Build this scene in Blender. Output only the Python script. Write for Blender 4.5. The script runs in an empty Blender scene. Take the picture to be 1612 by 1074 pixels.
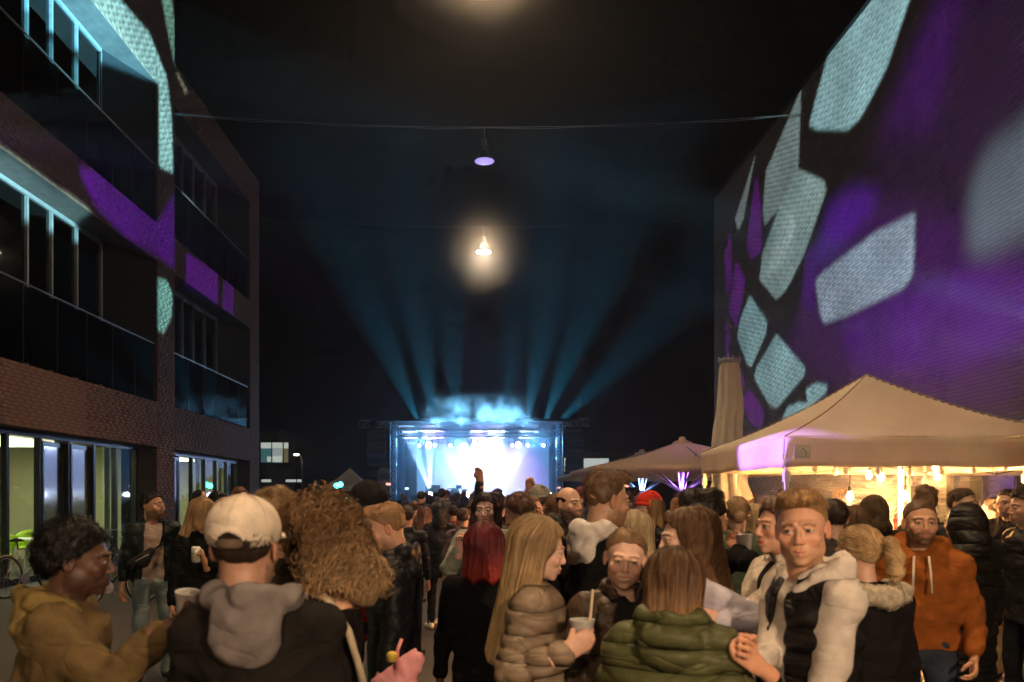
import bpy, math, random
import numpy as np
from mathutils import Vector, Matrix

S = bpy.context.scene
COL = S.collection
R = math.radians

# ---------------------------------------------------------------- camera, world, exposure
FPX, VX, VY, EYE = 1254.0, 757.0, 780.0, 1.7       # focal length and vanishing point measured on the photograph
cam_d = bpy.data.cameras.new('camera'); cam = bpy.data.objects.new('camera', cam_d); COL.objects.link(cam)
cam.location = (0, 0, EYE); cam.rotation_euler = (R(90), 0, 0)
cam_d.sensor_width = 36.0; cam_d.lens = 36.0 * FPX / 1612.0
cam_d.shift_x = 49.0 / 1612.0; cam_d.shift_y = 243.0 / 1612.0
cam_d.clip_start = 0.1; cam_d.clip_end = 600
cam_d.dof.use_dof = True; cam_d.dof.focus_distance = 8.0; cam_d.dof.aperture_fstop = 3.0
S.camera = cam
W = bpy.data.worlds.new('World'); S.world = W; W.use_nodes = True
wn = W.node_tree.nodes; wn.clear()
sky = wn.new('ShaderNodeTexSky'); sky.sky_type = 'NISHITA'; sky.sun_disc = False
sky.sun_elevation = R(-8); sky.sun_rotation = R(200)
bg = wn.new('ShaderNodeBackground'); bg.inputs['Strength'].default_value = 0.02
wo = wn.new('ShaderNodeOutputWorld')
W.node_tree.links.new(sky.outputs[0], bg.inputs[0]); W.node_tree.links.new(bg.outputs[0], wo.inputs[0])
S.view_settings.view_transform = 'Standard'; S.view_settings.look = 'None'
S.view_settings.exposure = 0.3; S.view_settings.gamma = 1.0
S.render.engine = 'CYCLES'
S.cycles.use_denoising = True
S.cycles.max_bounces = 6; S.cycles.diffuse_bounces = 3; S.cycles.glossy_bounces = 3
S.cycles.transmission_bounces = 4; S.cycles.transparent_max_bounces = 8; S.cycles.volume_bounces = 0
S.cycles.sample_clamp_indirect = 4.0
S.cycles.sample_clamp_direct = 0.0
S.cycles.caustics_reflective = False; S.cycles.caustics_refractive = False
S.cycles.use_adaptive_sampling = True; S.cycles.adaptive_threshold = 0.03

# ---------------------------------------------------------------- helpers
def link(o, parent=None):
    COL.objects.link(o)
    if parent is not None: o.parent = parent
    return o

def tag(o, label=None, cat=None, group=None, kind=None):
    if label: o['label'] = label
    if cat: o['category'] = cat
    if group: o['group'] = group
    if kind: o['kind'] = kind
    return o

def thing(name, label, cat, loc=(0, 0, 0), rz=0.0, group=None):
    o = bpy.data.objects.new(name, None); link(o)
    o.location = loc; o.rotation_euler = (0, 0, rz); o.empty_display_size = .2
    return tag(o, label, cat, group)

def mesh_np(name, verts, quads, mat, parent=None, smooth=True, col=None, tris=None, loc=None):
    verts = np.asarray(verts, np.float32); me = bpy.data.meshes.new(name)
    polys = []
    nq = 0 if quads is None else len(quads); nt = 0 if tris is None else len(tris)
    loops = np.concatenate([np.asarray(quads, np.int32).ravel() if nq else np.zeros(0, np.int32),
                            np.asarray(tris, np.int32).ravel() if nt else np.zeros(0, np.int32)])
    starts = np.concatenate([np.arange(nq) * 4, nq * 4 + np.arange(nt) * 3]).astype(np.int32)
    me.vertices.add(len(verts)); me.vertices.foreach_set('co', verts.ravel())
    me.loops.add(len(loops)); me.loops.foreach_set('vertex_index', loops)
    me.polygons.add(nq + nt); me.polygons.foreach_set('loop_start', starts)
    me.update(calc_edges=True); me.validate()
    if smooth: me.polygons.foreach_set('use_smooth', np.ones(len(me.polygons), bool))
    if col is not None:
        a = me.attributes.new('col', 'FLOAT_COLOR', 'POINT')
        c = np.ones((len(verts), 4), np.float32); c[:, :3] = col
        a.data.foreach_set('color', c.ravel())
    if mat: me.materials.append(mat)
    o = bpy.data.objects.new(name, me); link(o, parent)
    if loc is not None: o.location = loc
    return o

class MB:
    """collects simple shapes; build() links them as ONE mesh object"""
    def __init__(s): s.v = []; s.f = []
    def add(s, vs, fs):
        b = len(s.v); s.v += [tuple(v) for v in vs]; s.f += [tuple(b + i for i in f) for f in fs]; return s
    def box(s, x0, x1, y0, y1, z0, z1):
        return s.add([(x0,y0,z0),(x1,y0,z0),(x1,y1,z0),(x0,y1,z0),(x0,y0,z1),(x1,y0,z1),(x1,y1,z1),(x0,y1,z1)],
                     [(0,3,2,1),(4,5,6,7),(0,1,5,4),(1,2,6,5),(2,3,7,6),(3,0,4,7)])
    def tube(s, pts, r, n=8, cap=True):
        pts = [Vector(p) for p in pts]; rs = r if isinstance(r, (list, tuple)) else [r] * len(pts)
        vs = []; fs = []; up = Vector((0, 0, 1)); prev = None
        for i, p in enumerate(pts):
            t = (pts[min(i+1, len(pts)-1)] - pts[max(i-1, 0)]).normalized()
            if prev is None:
                a = t.cross(up)
                if a.length < 1e-3: a = t.cross(Vector((1, 0, 0)))
                a.normalize()
            else:
                a = (prev - t * prev.dot(t)).normalized()
            prev = a; b = t.cross(a)
            for k in range(n):
                th = 2 * math.pi * k / n
                vs.append(p + (a * math.cos(th) + b * math.sin(th)) * rs[i])
        for i in range(len(pts) - 1):
            for k in range(n):
                k2 = (k + 1) % n
                fs.append((i*n+k, i*n+k2, (i+1)*n+k2, (i+1)*n+k))
        if cap: fs.append(tuple(range(n))[::-1]); fs.append(tuple((len(pts)-1)*n + k for k in range(n)))
        return s.add(vs, fs)
    def lathe(s, prof, c=(0, 0, 0), n=20, axis='z'):
        vs = []; fs = []
        for (r, z) in prof:
            for k in range(n):
                th = 2 * math.pi * k / n
                x, y = r * math.cos(th), r * math.sin(th)
                v = (x, y, z) if axis == 'z' else ((x, z, y) if axis == 'y' else (z, x, y))
                vs.append((v[0]+c[0], v[1]+c[1], v[2]+c[2]))
        for i in range(len(prof) - 1):
            for k in range(n):
                k2 = (k + 1) % n; fs.append((i*n+k, i*n+k2, (i+1)*n+k2, (i+1)*n+k))
        return s.add(vs, fs)
    def build(s, name, mat, parent=None, smooth=False):
        me = bpy.data.meshes.new(name); me.from_pydata(s.v, [], s.f); me.update()
        if smooth: me.polygons.foreach_set('use_smooth', [True] * len(me.polygons))
        if mat: me.materials.append(mat)
        o = bpy.data.objects.new(name, me); return link(o, parent)

def copy_tree(o, parent=None):
    c = o.copy(); COL.objects.link(c); c.parent = parent
    for ch in list(o.children): copy_tree(ch, c)
    return c

MATS = {}
def mat(name, color=(.5,.5,.5), rough=.6, metal=0.0, nscale=0, namt=.3, bump=0, bscale=None, emis=None, estr=0,
        alpha=1, trans=0, stretch=(1,1,1), vcol=False, spec=.5, sss=0, sheen=0, coat=0, ior=1.45, crease=0, quilt=0):
    if name in MATS: return MATS[name]
    m = bpy.data.materials.new(name); m.use_nodes = True; nt = m.node_tree; N = nt.nodes; L = nt.links
    b = N['Principled BSDF']
    b.inputs['Base Color'].default_value = (*color, 1); b.inputs['Roughness'].default_value = rough
    b.inputs['Metallic'].default_value = metal; b.inputs['Specular IOR Level'].default_value = spec
    b.inputs['IOR'].default_value = ior
    if trans: b.inputs['Transmission Weight'].default_value = trans
    if sheen: b.inputs['Sheen Weight'].default_value = sheen; b.inputs['Sheen Roughness'].default_value = .5
    if coat: b.inputs['Coat Weight'].default_value = coat
    if sss:
        b.inputs['Subsurface Weight'].default_value = sss; b.inputs['Subsurface Radius'].default_value = (.012,.005,.003)
        b.inputs['Subsurface Scale'].default_value = 1.0
    if alpha < 1: b.inputs['Alpha'].default_value = alpha
    if emis: b.inputs['Emission Color'].default_value = (*emis, 1); b.inputs['Emission Strength'].default_value = estr
    src = None
    if vcol:
        a = N.new('ShaderNodeAttribute'); a.attribute_name = 'col'; src = a.outputs['Color']
    if nscale or bump:
        tc = N.new('ShaderNodeTexCoord'); mp = N.new('ShaderNodeMapping'); mp.inputs['Scale'].default_value = stretch
        L.new(tc.outputs['Object'], mp.inputs[0])
    if nscale:
        n = N.new('ShaderNodeTexNoise'); n.inputs['Scale'].default_value = nscale; n.inputs['Detail'].default_value = 5
        L.new(mp.outputs[0], n.inputs['Vector'])
        rp = N.new('ShaderNodeMapRange'); rp.inputs[1].default_value = .25; rp.inputs[2].default_value = .75
        rp.inputs[3].default_value = 1 - namt; rp.inputs[4].default_value = 1 + namt
        L.new(n.outputs[0], rp.inputs[0])
        mx = N.new('ShaderNodeVectorMath'); mx.operation = 'SCALE'
        if src is not None: L.new(src, mx.inputs[0])
        else: mx.inputs[0].default_value = color
        L.new(rp.outputs[0], mx.inputs['Scale']); src = mx.outputs[0]
    if src is not None: L.new(src, b.inputs['Base Color'])
    if bump:
        n2 = N.new('ShaderNodeTexNoise'); n2.inputs['Scale'].default_value = bscale or nscale * 3 or 40
        n2.inputs['Detail'].default_value = 4; L.new(mp.outputs[0], n2.inputs['Vector'])
        bp = N.new('ShaderNodeBump'); bp.inputs['Strength'].default_value = bump; bp.inputs['Distance'].default_value = .01
        L.new(n2.outputs[0], bp.inputs['Height']); last = bp
        if crease:      # soft cloth creases: ridged, distorted noise
            n3 = N.new('ShaderNodeTexNoise'); n3.inputs['Scale'].default_value = 4.5; n3.inputs['Detail'].default_value = 1.5; n3.inputs['Distortion'].default_value = .7
            mp3 = N.new('ShaderNodeMapping'); mp3.inputs['Scale'].default_value = (1, 1, 2.2); L.new(tc.outputs['Object'], mp3.inputs[0]); L.new(mp3.outputs[0], n3.inputs['Vector'])
            s1 = N.new('ShaderNodeMath'); s1.operation = 'SUBTRACT'; s1.inputs[1].default_value = .5; L.new(n3.outputs[0], s1.inputs[0])
            s2 = N.new('ShaderNodeMath'); s2.operation = 'ABSOLUTE'; L.new(s1.outputs[0], s2.inputs[0])
            s3 = N.new('ShaderNodeMath'); s3.operation = 'POWER'; s3.inputs[1].default_value = .6; L.new(s2.outputs[0], s3.inputs[0])
            bp3 = N.new('ShaderNodeBump'); bp3.inputs['Strength'].default_value = crease; bp3.inputs['Distance'].default_value = .03
            L.new(s3.outputs[0], bp3.inputs['Height']); L.new(bp.outputs[0], bp3.inputs['Normal']); last = bp3
        if quilt:
            wv = N.new('ShaderNodeTexWave'); wv.bands_direction = 'Z'; wv.inputs['Scale'].default_value = quilt; wv.inputs['Distortion'].default_value = 1.6
            wv.inputs['Detail'].default_value = 1; wv.inputs['Detail Scale'].default_value = .8; L.new(tc.outputs['Object'], wv.inputs['Vector'])
            q1 = N.new('ShaderNodeMath'); q1.operation = 'SUBTRACT'; q1.inputs[1].default_value = .5; L.new(wv.outputs['Fac'], q1.inputs[0])
            q2 = N.new('ShaderNodeMath'); q2.operation = 'ABSOLUTE'; L.new(q1.outputs[0], q2.inputs[0])
            q3 = N.new('ShaderNodeMath'); q3.operation = 'POWER'; q3.inputs[1].default_value = .5; L.new(q2.outputs[0], q3.inputs[0])
            bq = N.new('ShaderNodeBump'); bq.inputs['Strength'].default_value = 1; bq.inputs['Distance'].default_value = .035
            L.new(q3.outputs[0], bq.inputs['Height']); L.new(last.outputs[0], bq.inputs['Normal']); last = bq
        L.new(last.outputs[0], b.inputs['Normal'])
    MATS[name] = m; return m

def light(kind, name, loc, energy, color, parent=None, size=.1, spot=60, blend=.5, target=None, sx=None, sy=None):
    l = bpy.data.lights.new(name, kind); l.energy = energy; l.color = color
    if kind in ('POINT', 'SPOT'): l.shadow_soft_size = size
    if kind == 'SPOT': l.spot_size = R(spot); l.spot_blend = blend
    if kind == 'AREA': l.shape = 'RECTANGLE'; l.size = sx or size; l.size_y = sy or size
    o = bpy.data.objects.new(name, l); link(o, parent); o.location = loc
    if target is not None: o.rotation_euler = (Vector(target) - Vector(loc)).to_track_quat('-Z', 'Y').to_euler()
    return o

def wallpt(x, y, X):          # photo pixel -> (Y,Z) on the facade plane at lateral X
    k = X / (x - VX)
    return FPX * k, EYE + (VY - y) * k
def pt(x, y, Y):              # photo pixel + distance -> world point
    return Vector(((x - VX) * Y / FPX, Y, EYE + (VY - y) * Y / FPX))

# ---------------------------------------------------------------- air
def haze_mat(name, dens, aniso, color=(.85,.9,1)):
    m = bpy.data.materials.new(name); m.use_nodes = True; N = m.node_tree.nodes; N.clear()
    v = N.new('ShaderNodeVolumePrincipled'); o = N.new('ShaderNodeOutputMaterial')
    v.inputs['Density'].default_value = dens; v.inputs['Anisotropy'].default_value = aniso
    v.inputs['Color'].default_value = (*color, 1)
    m.node_tree.links.new(v.outputs[0], o.inputs['Volume']); return m
HAZE_DENS = 0.0011
hz = MB().box(-24, 24, -8, 75, -1, 26).build('haze', haze_mat('haze', HAZE_DENS, .75)); tag(hz, kind='stuff')

# projector light: a slide (drawn below in wall metres) thrown on the facade plane x = X
def raster(polys, X, y0, y1, z0, z1, res=26):
    ny, nz = int((y1-y0)*res), int((z1-z0)*res)
    yy, zz = np.meshgrid(np.linspace(y0, y1, ny), np.linspace(z0, z1, nz))
    img = np.zeros((nz, ny, 3), np.float32)
    def blur(a, r):
        n = max(1, int(r * res)); k = np.hanning(2*n+3)[1:-1]; k /= k.sum()
        a = np.apply_along_axis(lambda m: np.convolve(m, k, 'same'), 0, a)
        return np.apply_along_axis(lambda m: np.convolve(m, k, 'same'), 1, a)
    for (pts, colr, soft) in polys:
        w = list(pts[1:]) if pts[0] == 'wall' else [wallpt(px, py, X) for px, py in pts]; inside = np.zeros(yy.shape, bool); n = len(w)
        for i in range(n):
            ya, za = w[i]; yb, zb = w[(i+1) % n]
            if za == zb: continue
            cr = ((za > zz) != (zb > zz)) & (yy < (yb-ya)*(zz-za)/(zb-za)+ya)
            inside ^= cr
        m = blur(inside.astype(np.float32), soft)
        if soft < .5: m = np.clip((m-.5)*1.6+.5, 0, 1)
        # a little unevenness of the slide itself
        t = .85 + .15*np.sin(yy*2.1+zz*1.3+len(pts)) * np.sin(zz*1.7-yy*.6)
        for c in range(3): img[..., c] = img[..., c]*(1-m) + m*t*colr[c]
    return img

def projector(name, P, X, polys, rng, energy, size=.06):
    y0, y1, z0, z1 = rng
    img = raster(polys, X, *rng); h, w, _ = img.shape
    im = bpy.data.images.new(name+'_slide', w, h, float_buffer=True); im.colorspace_settings.name = 'Non-Color'
    a = np.ones((h, w, 4), np.float32); a[..., :3] = img; im.pixels.foreach_set(a.ravel()); im.pack()
    o = light('POINT', name, P, energy, (1, 1, 1), size=size)
    l = o.data; l.use_nodes = True; nt = l.node_tree; N = nt.nodes; K = nt.links; N.clear()
    out = N.new('ShaderNodeOutputLight'); em = N.new('ShaderNodeEmission'); tc = N.new('ShaderNodeTexCoord')
    def M(op, a, b=None):
        n = N.new('ShaderNodeMath'); n.operation = op
        for i, v in enumerate((a, b)):
            if v is None: continue
            if isinstance(v, (int, float)): n.inputs[i].default_value = v
            else: K.new(v, n.inputs[i])
        return n.outputs[0]
    sp = N.new('ShaderNodeSeparateXYZ'); K.new(tc.outputs['Normal'], sp.inputs[0])
    t = M('DIVIDE', X - P[0], sp.outputs[0])
    u = M('DIVIDE', M('SUBTRACT', M('ADD', M('MULTIPLY', t, sp.outputs[1]), P[1]), y0), y1 - y0)
    v = M('DIVIDE', M('SUBTRACT', M('ADD', M('MULTIPLY', t, sp.outputs[2]), P[2]), z0), z1 - z0)
    cb = N.new('ShaderNodeCombineXYZ'); K.new(u, cb.inputs[0]); K.new(v, cb.inputs[1])
    ti = N.new('ShaderNodeTexImage'); ti.image = im; ti.extension = 'CLIP'; K.new(cb.outputs[0], ti.inputs[0])
    K.new(ti.outputs[0], em.inputs[0]); K.new(M('GREATER_THAN', t, 0.0), em.inputs[1]); K.new(em.outputs[0], out.inputs[0])
    return o

WHT = (.36, .72, .78); PUR = (.065, .0, .22); MAG = (.16, .0, .34); VIO = (.075, .0, .34)
right_cells = [
    ([(1262,480),(1290,380),(1340,320),(1420,300),(1500,330),(1640,380),(1640,560),(1500,600),(1330,570),(1260,510)], (.035,.0,.09), .9),
    ([(1230,560),(1262,480),(1320,470),(1400,520),(1612,600),(1612,640),(1400,640),(1300,600)], (.04,.0,.09), .8),
    ([(1360,240),(1440,60),(1500,-60),(1640,-60),(1640,160),(1530,300),(1420,310)], (.012,.0,.03), .9),
    ([(1320,520),(1440,450),(1560,420),(1650,440),(1650,520),(1480,590),(1350,580)], PUR, .5),
    ([(1305,325),(1345,295),(1385,310),(1360,350),(1300,405),(1275,430)], VIO, .5),
    ([(1390,205),(1440,70),(1490,-20),(1520,-20),(1470,210)], (.035,.0,.10), .6),
    ([(1268,400),(1283,380),(1283,500),(1262,480)], PUR, .2),
    ([(1400,-60),(1365,0),(1305,80),(1285,150),(1273,198),(1287,204),(1335,204),(1357,182),(1397,105),(1432,0),(1450,-60)], WHT, .12),
    ([(1261,140),(1235,200),(1205,270),(1201,330),(1203,356),(1225,330),(1257,262)], (.30,.47,.47), .1),
    ([(1255,265),(1225,330),(1200,400),(1195,440),(1222,472),(1237,458),(1266,400),(1301,300),(1298,285)], (.36,.60,.60), .1),
    ([(1245,325),(1252,360),(1225,420),(1205,440),(1215,400)], (.55,.85,.85), .12),
    ([(1190,240),(1157,345),(1162,363),(1170,345)], (.36,.5,.5), .06),
    ([(1180,465),(1208,507),(1206,525),(1183,578),(1176,574),(1160,530),(1165,503)], WHT, .12),
    ([(1222,526),(1268,580),(1266,592),(1223,643),(1213,640),(1187,596),(1190,580)], WHT, .12),
    ([(1441,335),(1438,432),(1425,452),(1340,495),(1297,510),(1290,490),(1283,440),(1300,425),(1380,365)], (.30,.44,.58), .2),
    ([(1640,170),(1560,230),(1530,290),(1525,330),(1525,392),(1545,402),(1640,370)], (.10,.15,.20), .5),
    ([(1230,662),(1240,640),(1258,634),(1272,636),(1268,614),(1285,603),(1303,607),(1300,620),(1285,632),(1275,645),(1255,655)], WHT, .1),
    ([(1190,270),(1199,330),(1199,395),(1183,408),(1175,390),(1182,330)], MAG, .15),
    ([(1140,400),(1150,362),(1153,440),(1143,470)], MAG, .15),
    ([(1158,408),(1174,440),(1160,518),(1147,490)], MAG, .15),
    ([(1141,500),(1151,530),(1143,565)], MAG, .12), ([(1155,560),(1173,600),(1170,612),(1156,590)], MAG, .12),
    (['wall',(7.3,-.9),(9.4,-.9),(9.7,-.1),(9.3,.42),(7.3,.42)], (.18,.085,.42), .2),
    ([(1180,613),(1204,650),(1197,676),(1181,666),(1167,632)], MAG, .12),
]
left_cells = [
    ([(120,262),(165,272),(248,352),(276,300),(274,424),(250,404),(200,374),(150,325)], (.075,.0,.55), .3),
    ([(30,-60),(95,-60),(95,60),(162,112),(162,165),(110,120),(40,40)], (.2,.8,1.0), .3),
    ([(40,-60),(50,0),(95,44),(165,97),(250,130),(250,262),(272,272),(270,180),(262,120),(235,52),(190,0),(150,-60)], (.6,2.2,3.0), .15),
    ([(95,-60),(95,0),(165,95),(235,112),(200,60),(150,0),(140,-60)], (.8,2.7,3.6), .15),
    ([(245,-60),(255,0),(262,40),(276,108),(277,50),(262,-60)], (.3,1.2,1.3), .15),
    ([(276,112),(283,118),(296,145),(291,148)], (.35,.55,.5), .05),
    ([(-40,205),(0,233),(50,268),(140,332),(162,388),(60,345),(-40,292)], (.5,1.1,1.2), .2),
    ([(290,300),(345,345),(345,352),(290,310)], (.5,.8,.8), .05),
    ([(293,398),(343,430),(343,480),(293,447)], (.12,.0,.7), .08), ([(352,438),(368,448),(368,496),(350,486)], (.12,.0,.7), .08),
    ([(249,438),(262,442),(271,462),(270,500),(258,525),(249,522)], (.25,1.1,1.3), .1),
]
projector('projector_light', (-7.0, 9.0, 6.0), 9.0, right_cells, (7.0, 32, -1.5, 17), 66000)
projector('projector_light', (7.0, 7.0, 2.6), -8.5, left_cells, (7.5, 32, 0, 17), 70000)
# ---------------------------------------------------------------- materials
M_brickL = mat('brick_dark_red', (.19,.10,.065), .75, nscale=9, namt=.35, bump=.3, bscale=60)
M_brickR = mat('brick_grey_brown', (.155,.135,.13), .8, nscale=2.5, namt=.2, bump=.4, bscale=60)
M_mortar = mat('mortar', (.08,.065,.06), .9, nscale=5, namt=.3)
M_metal = mat('dark_window_metal', (.03,.032,.035), .35, metal=.7, nscale=8, namt=.2)
M_metal_pale = mat('pale_window_metal', (.35,.37,.38), .35, metal=.6, nscale=8, namt=.2)
M_black = mat('black_panel', (.008,.008,.009), .7, nscale=6, namt=.3)
M_alu = mat('truss_aluminium', (.55,.56,.58), .35, metal=.8, nscale=20, namt=.2)
M_asph = None
def glass(name, tint=(.9,1,.97), refl=.12, rg=.03):
    if name in MATS: return MATS[name]
    m = bpy.data.materials.new(name); m.use_nodes = True; N = m.node_tree.nodes; L = m.node_tree.links; N.clear()
    o = N.new('ShaderNodeOutputMaterial'); t = N.new('ShaderNodeBsdfTransparent'); g = N.new('ShaderNodeBsdfGlossy')
    t.inputs[0].default_value = (*tint, 1); g.inputs['Roughness'].default_value = rg; g.inputs['Color'].default_value = (1,1,1,1)
    mx = N.new('ShaderNodeMixShader'); f = N.new('ShaderNodeLayerWeight'); f.inputs[0].default_value = .5
    pw = N.new('ShaderNodeMath'); pw.operation = 'POWER'; pw.inputs[1].default_value = 4; L.new(f.outputs['Facing'], pw.inputs[0])
    a = N.new('ShaderNodeMath'); a.operation = 'MULTIPLY_ADD'; a.inputs[1].default_value = .8; a.inputs[2].default_value = refl*.6; L.new(pw.outputs[0], a.inputs[0])
    L.new(a.outputs[0], mx.inputs[0]); L.new(t.outputs[0], mx.inputs[1]); L.new(g.outputs[0], mx.inputs[2]); L.new(mx.outputs[0], o.inputs[0])
    MATS[name] = m; return m
G_clear = glass('window_glass'); G_dark = glass('dark_glass', (.12,.14,.14), .05)

# ---------------------------------------------------------------- ground
def ground_mat():
    m = bpy.data.materials.new('worn_asphalt'); m.use_nodes = True; N = m.node_tree.nodes; L = m.node_tree.links
    b = N['Principled BSDF']; tc = N.new('ShaderNodeTexCoord')
    n = N.new('ShaderNodeTexNoise'); n.inputs['Scale'].default_value = 1.3; n.inputs['Detail'].default_value = 8
    n2 = N.new('ShaderNodeTexNoise'); n2.inputs['Scale'].default_value = 90; n2.inputs['Detail'].default_value = 3
    for k in (n, n2): L.new(tc.outputs['Object'], k.inputs['Vector'])
    r = N.new('ShaderNodeValToRGB'); r.color_ramp.elements[0].position = .3; r.color_ramp.elements[0].color = (.05,.042,.037,1)
    r.color_ramp.elements[1].position = .7; r.color_ramp.elements[1].color = (.10,.085,.075,1); L.new(n.outputs[0], r.inputs[0])
    L.new(r.outputs[0], b.inputs['Base Color'])
    rr = N.new('ShaderNodeMapRange'); rr.inputs[3].default_value = .45; rr.inputs[4].default_value = .8; L.new(n.outputs[0], rr.inputs[0]); L.new(rr.outputs[0], b.inputs['Roughness'])
    bp = N.new('ShaderNodeBump'); bp.inputs['Strength'].default_value = .35; bp.inputs['Distance'].default_value = .01
    L.new(n2.outputs[0], bp.inputs['Height']); L.new(bp.outputs[0], b.inputs['Normal']); return m
g = MB().box(-200, 200, -60, 380, -.4, 0).build('ground', ground_mat()); tag(g, kind='structure')

# ---------------------------------------------------------------- brickwork
def brick_rects(rects, X, side, pitch_y=.30, course=.075, gap=.012, proud=.008, vary=.004):
    """bricks on rectangles (y0,y1,z0,z1) of the plane x=X, faces towards side (+1/-1); returns arrays of (y0,y1,z0,z1,d)"""
    out = []
    rnd = random.Random(7)
    for (y0, y1, z0, z1) in rects:
        nz = max(1, round((z1-z0)/course)); cz = (z1-z0)/nz
        for j in range(nz):
            off = (j % 2) * pitch_y/2 + (.07 if j % 3 == 0 else 0)
            y = y0 - off
            while y < y1:
                a = max(y + gap/2, y0); b = min(y + pitch_y - gap/2, y1)
                if b - a > .03: out.append((a, b, z0 + j*cz + gap/2, z0 + (j+1)*cz - gap/2, proud + rnd.uniform(-vary, vary)))
                y += pitch_y
    return out
def build_bricks(bricks, X, side, m, parent, n_single=300):
    def px(b):
        Y = b[0]; sx = FPX*abs(X)/Y
        vis = 0 <= VX + FPX*X/b[0] <= 1612 and VY - (b[3]-EYE)*FPX/Y > 0 and VY-(b[2]-EYE)*FPX/Y < 900
        return (FPX*abs(X)*(1/b[0]-1/b[1])*(b[3]-b[2])*FPX/Y) if (vis and Y > 1) else 0
    bricks.sort(key=px, reverse=True)
    single, rest = bricks[:n_single], bricks[n_single:]
    def geo(b):
        xs = X; xe = X + side*b[4]
        v = [(xs,b[0],b[2]),(xs,b[1],b[2]),(xs,b[1],b[3]),(xs,b[0],b[3]),(xe,b[0]+.002,b[2]+.002),(xe,b[1]-.002,b[2]+.002),(xe,b[1]-.002,b[3]-.002),(xe,b[0]+.002,b[3]-.002)]
        return v
    F = np.array([(4,5,6,7),(0,1,5,4),(1,2,6,5),(2,3,7,6),(3,0,4,7)])
    if side > 0: pass
    else: F = F[:, ::-1]
    V = np.array([geo(b) for b in rest], np.float32).reshape(-1, 3)
    Q = (F[None] + 8*np.arange(len(rest))[:, None, None]).reshape(-1, 4)
    o = mesh_np('brickwork', V, Q, m, parent, smooth=False); tag(o, kind='stuff')
    cache = {}
    for b in single:
        key = (round(b[1]-b[0], 3), round(b[3]-b[2], 3))
        if key not in cache:
            g0 = (0, b[1]-b[0], 0, b[3]-b[2], b[4])
            Xs = X; 
            v = [(a[0]-X, a[1], a[2]) for a in geo(g0)]
            me = bpy.data.meshes.new('brick'); me.from_pydata(v, [], [tuple(int(i) for i in f) for f in F]); me.materials.append(m); cache[key] = me
        o = bpy.data.objects.new('brick', cache[key]); link(o, parent); o.location = (X, b[0], b[2])

# ---------------------------------------------------------------- left building
LX = -8.5
BAYS = [(5.3, 12.5), (13.7, 20.9), (22.1, 29.3)]
LEV = [(0, 2.97), (4.15, 7.85), (8.85, 12.5)]
TOP = 16.2; TOP2 = 13.7; Y0, Y1 = 4.1, 30.5
lb = thing('brick_office_building', 'dark red brick building with deep window bays on the left of the street', 'building')
w = MB(); rects = []
def slab(y0, y1, z0, z1):
    w.box(LX-.7, LX, y0, y1, z0, z1); rects.append((y0, y1, z0, z1))
piers = [(Y0, BAYS[0][0]), (BAYS[0][1], BAYS[1][0]), (BAYS[1][1], BAYS[2][0]), (BAYS[2][1], Y1)]
for (a, b) in piers: slab(a, b, 0, TOP if b < 22.2 else TOP2)
for (a, b) in BAYS:
    slab(a, b, 2.97, 4.15); slab(a, b, 7.85, 8.85); slab(a, b, 12.5, TOP if b < 22.2 else TOP2)
w.build('wall', M_mortar, lb)
build_bricks(brick_rects(rects, LX, 1), LX, 1, M_brickL, lb)
# body behind the facade: storey slabs and rear
bd = MB()
bd.box(-22, LX-.703, Y1-.3, Y1-.003, 0, TOP2-.003); bd.box(-22, LX-.703, Y0, Y0+.3, 0, TOP-.003); bd.box(-22.3, -22.003, Y0, Y1-.003, 0, TOP2-.003); bd.box(-22, LX-.703, 21.8, 22.1, TOP2+.16, TOP-.003)
for z in (2.99, 7.87, 12.52): bd.box(-22, LX-.703, Y0+.303, Y1-.303, z, z+1.0)
bd.build('floor_slab', mat('concrete_dark', (.1,.09,.085), .85, nscale=2, namt=.2), lb)
MB().box(-22.3, LX-.7, Y0, 22.1, TOP, TOP+.15).box(-22.3, LX-.7, 22.103, Y1, TOP2, TOP2+.15).build('roof', M_black, lb)
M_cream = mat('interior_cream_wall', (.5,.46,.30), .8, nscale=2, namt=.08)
M_interior_dark = mat('dark_room_wall', (.05,.05,.055), .8, nscale=2, namt=.2)
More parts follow.
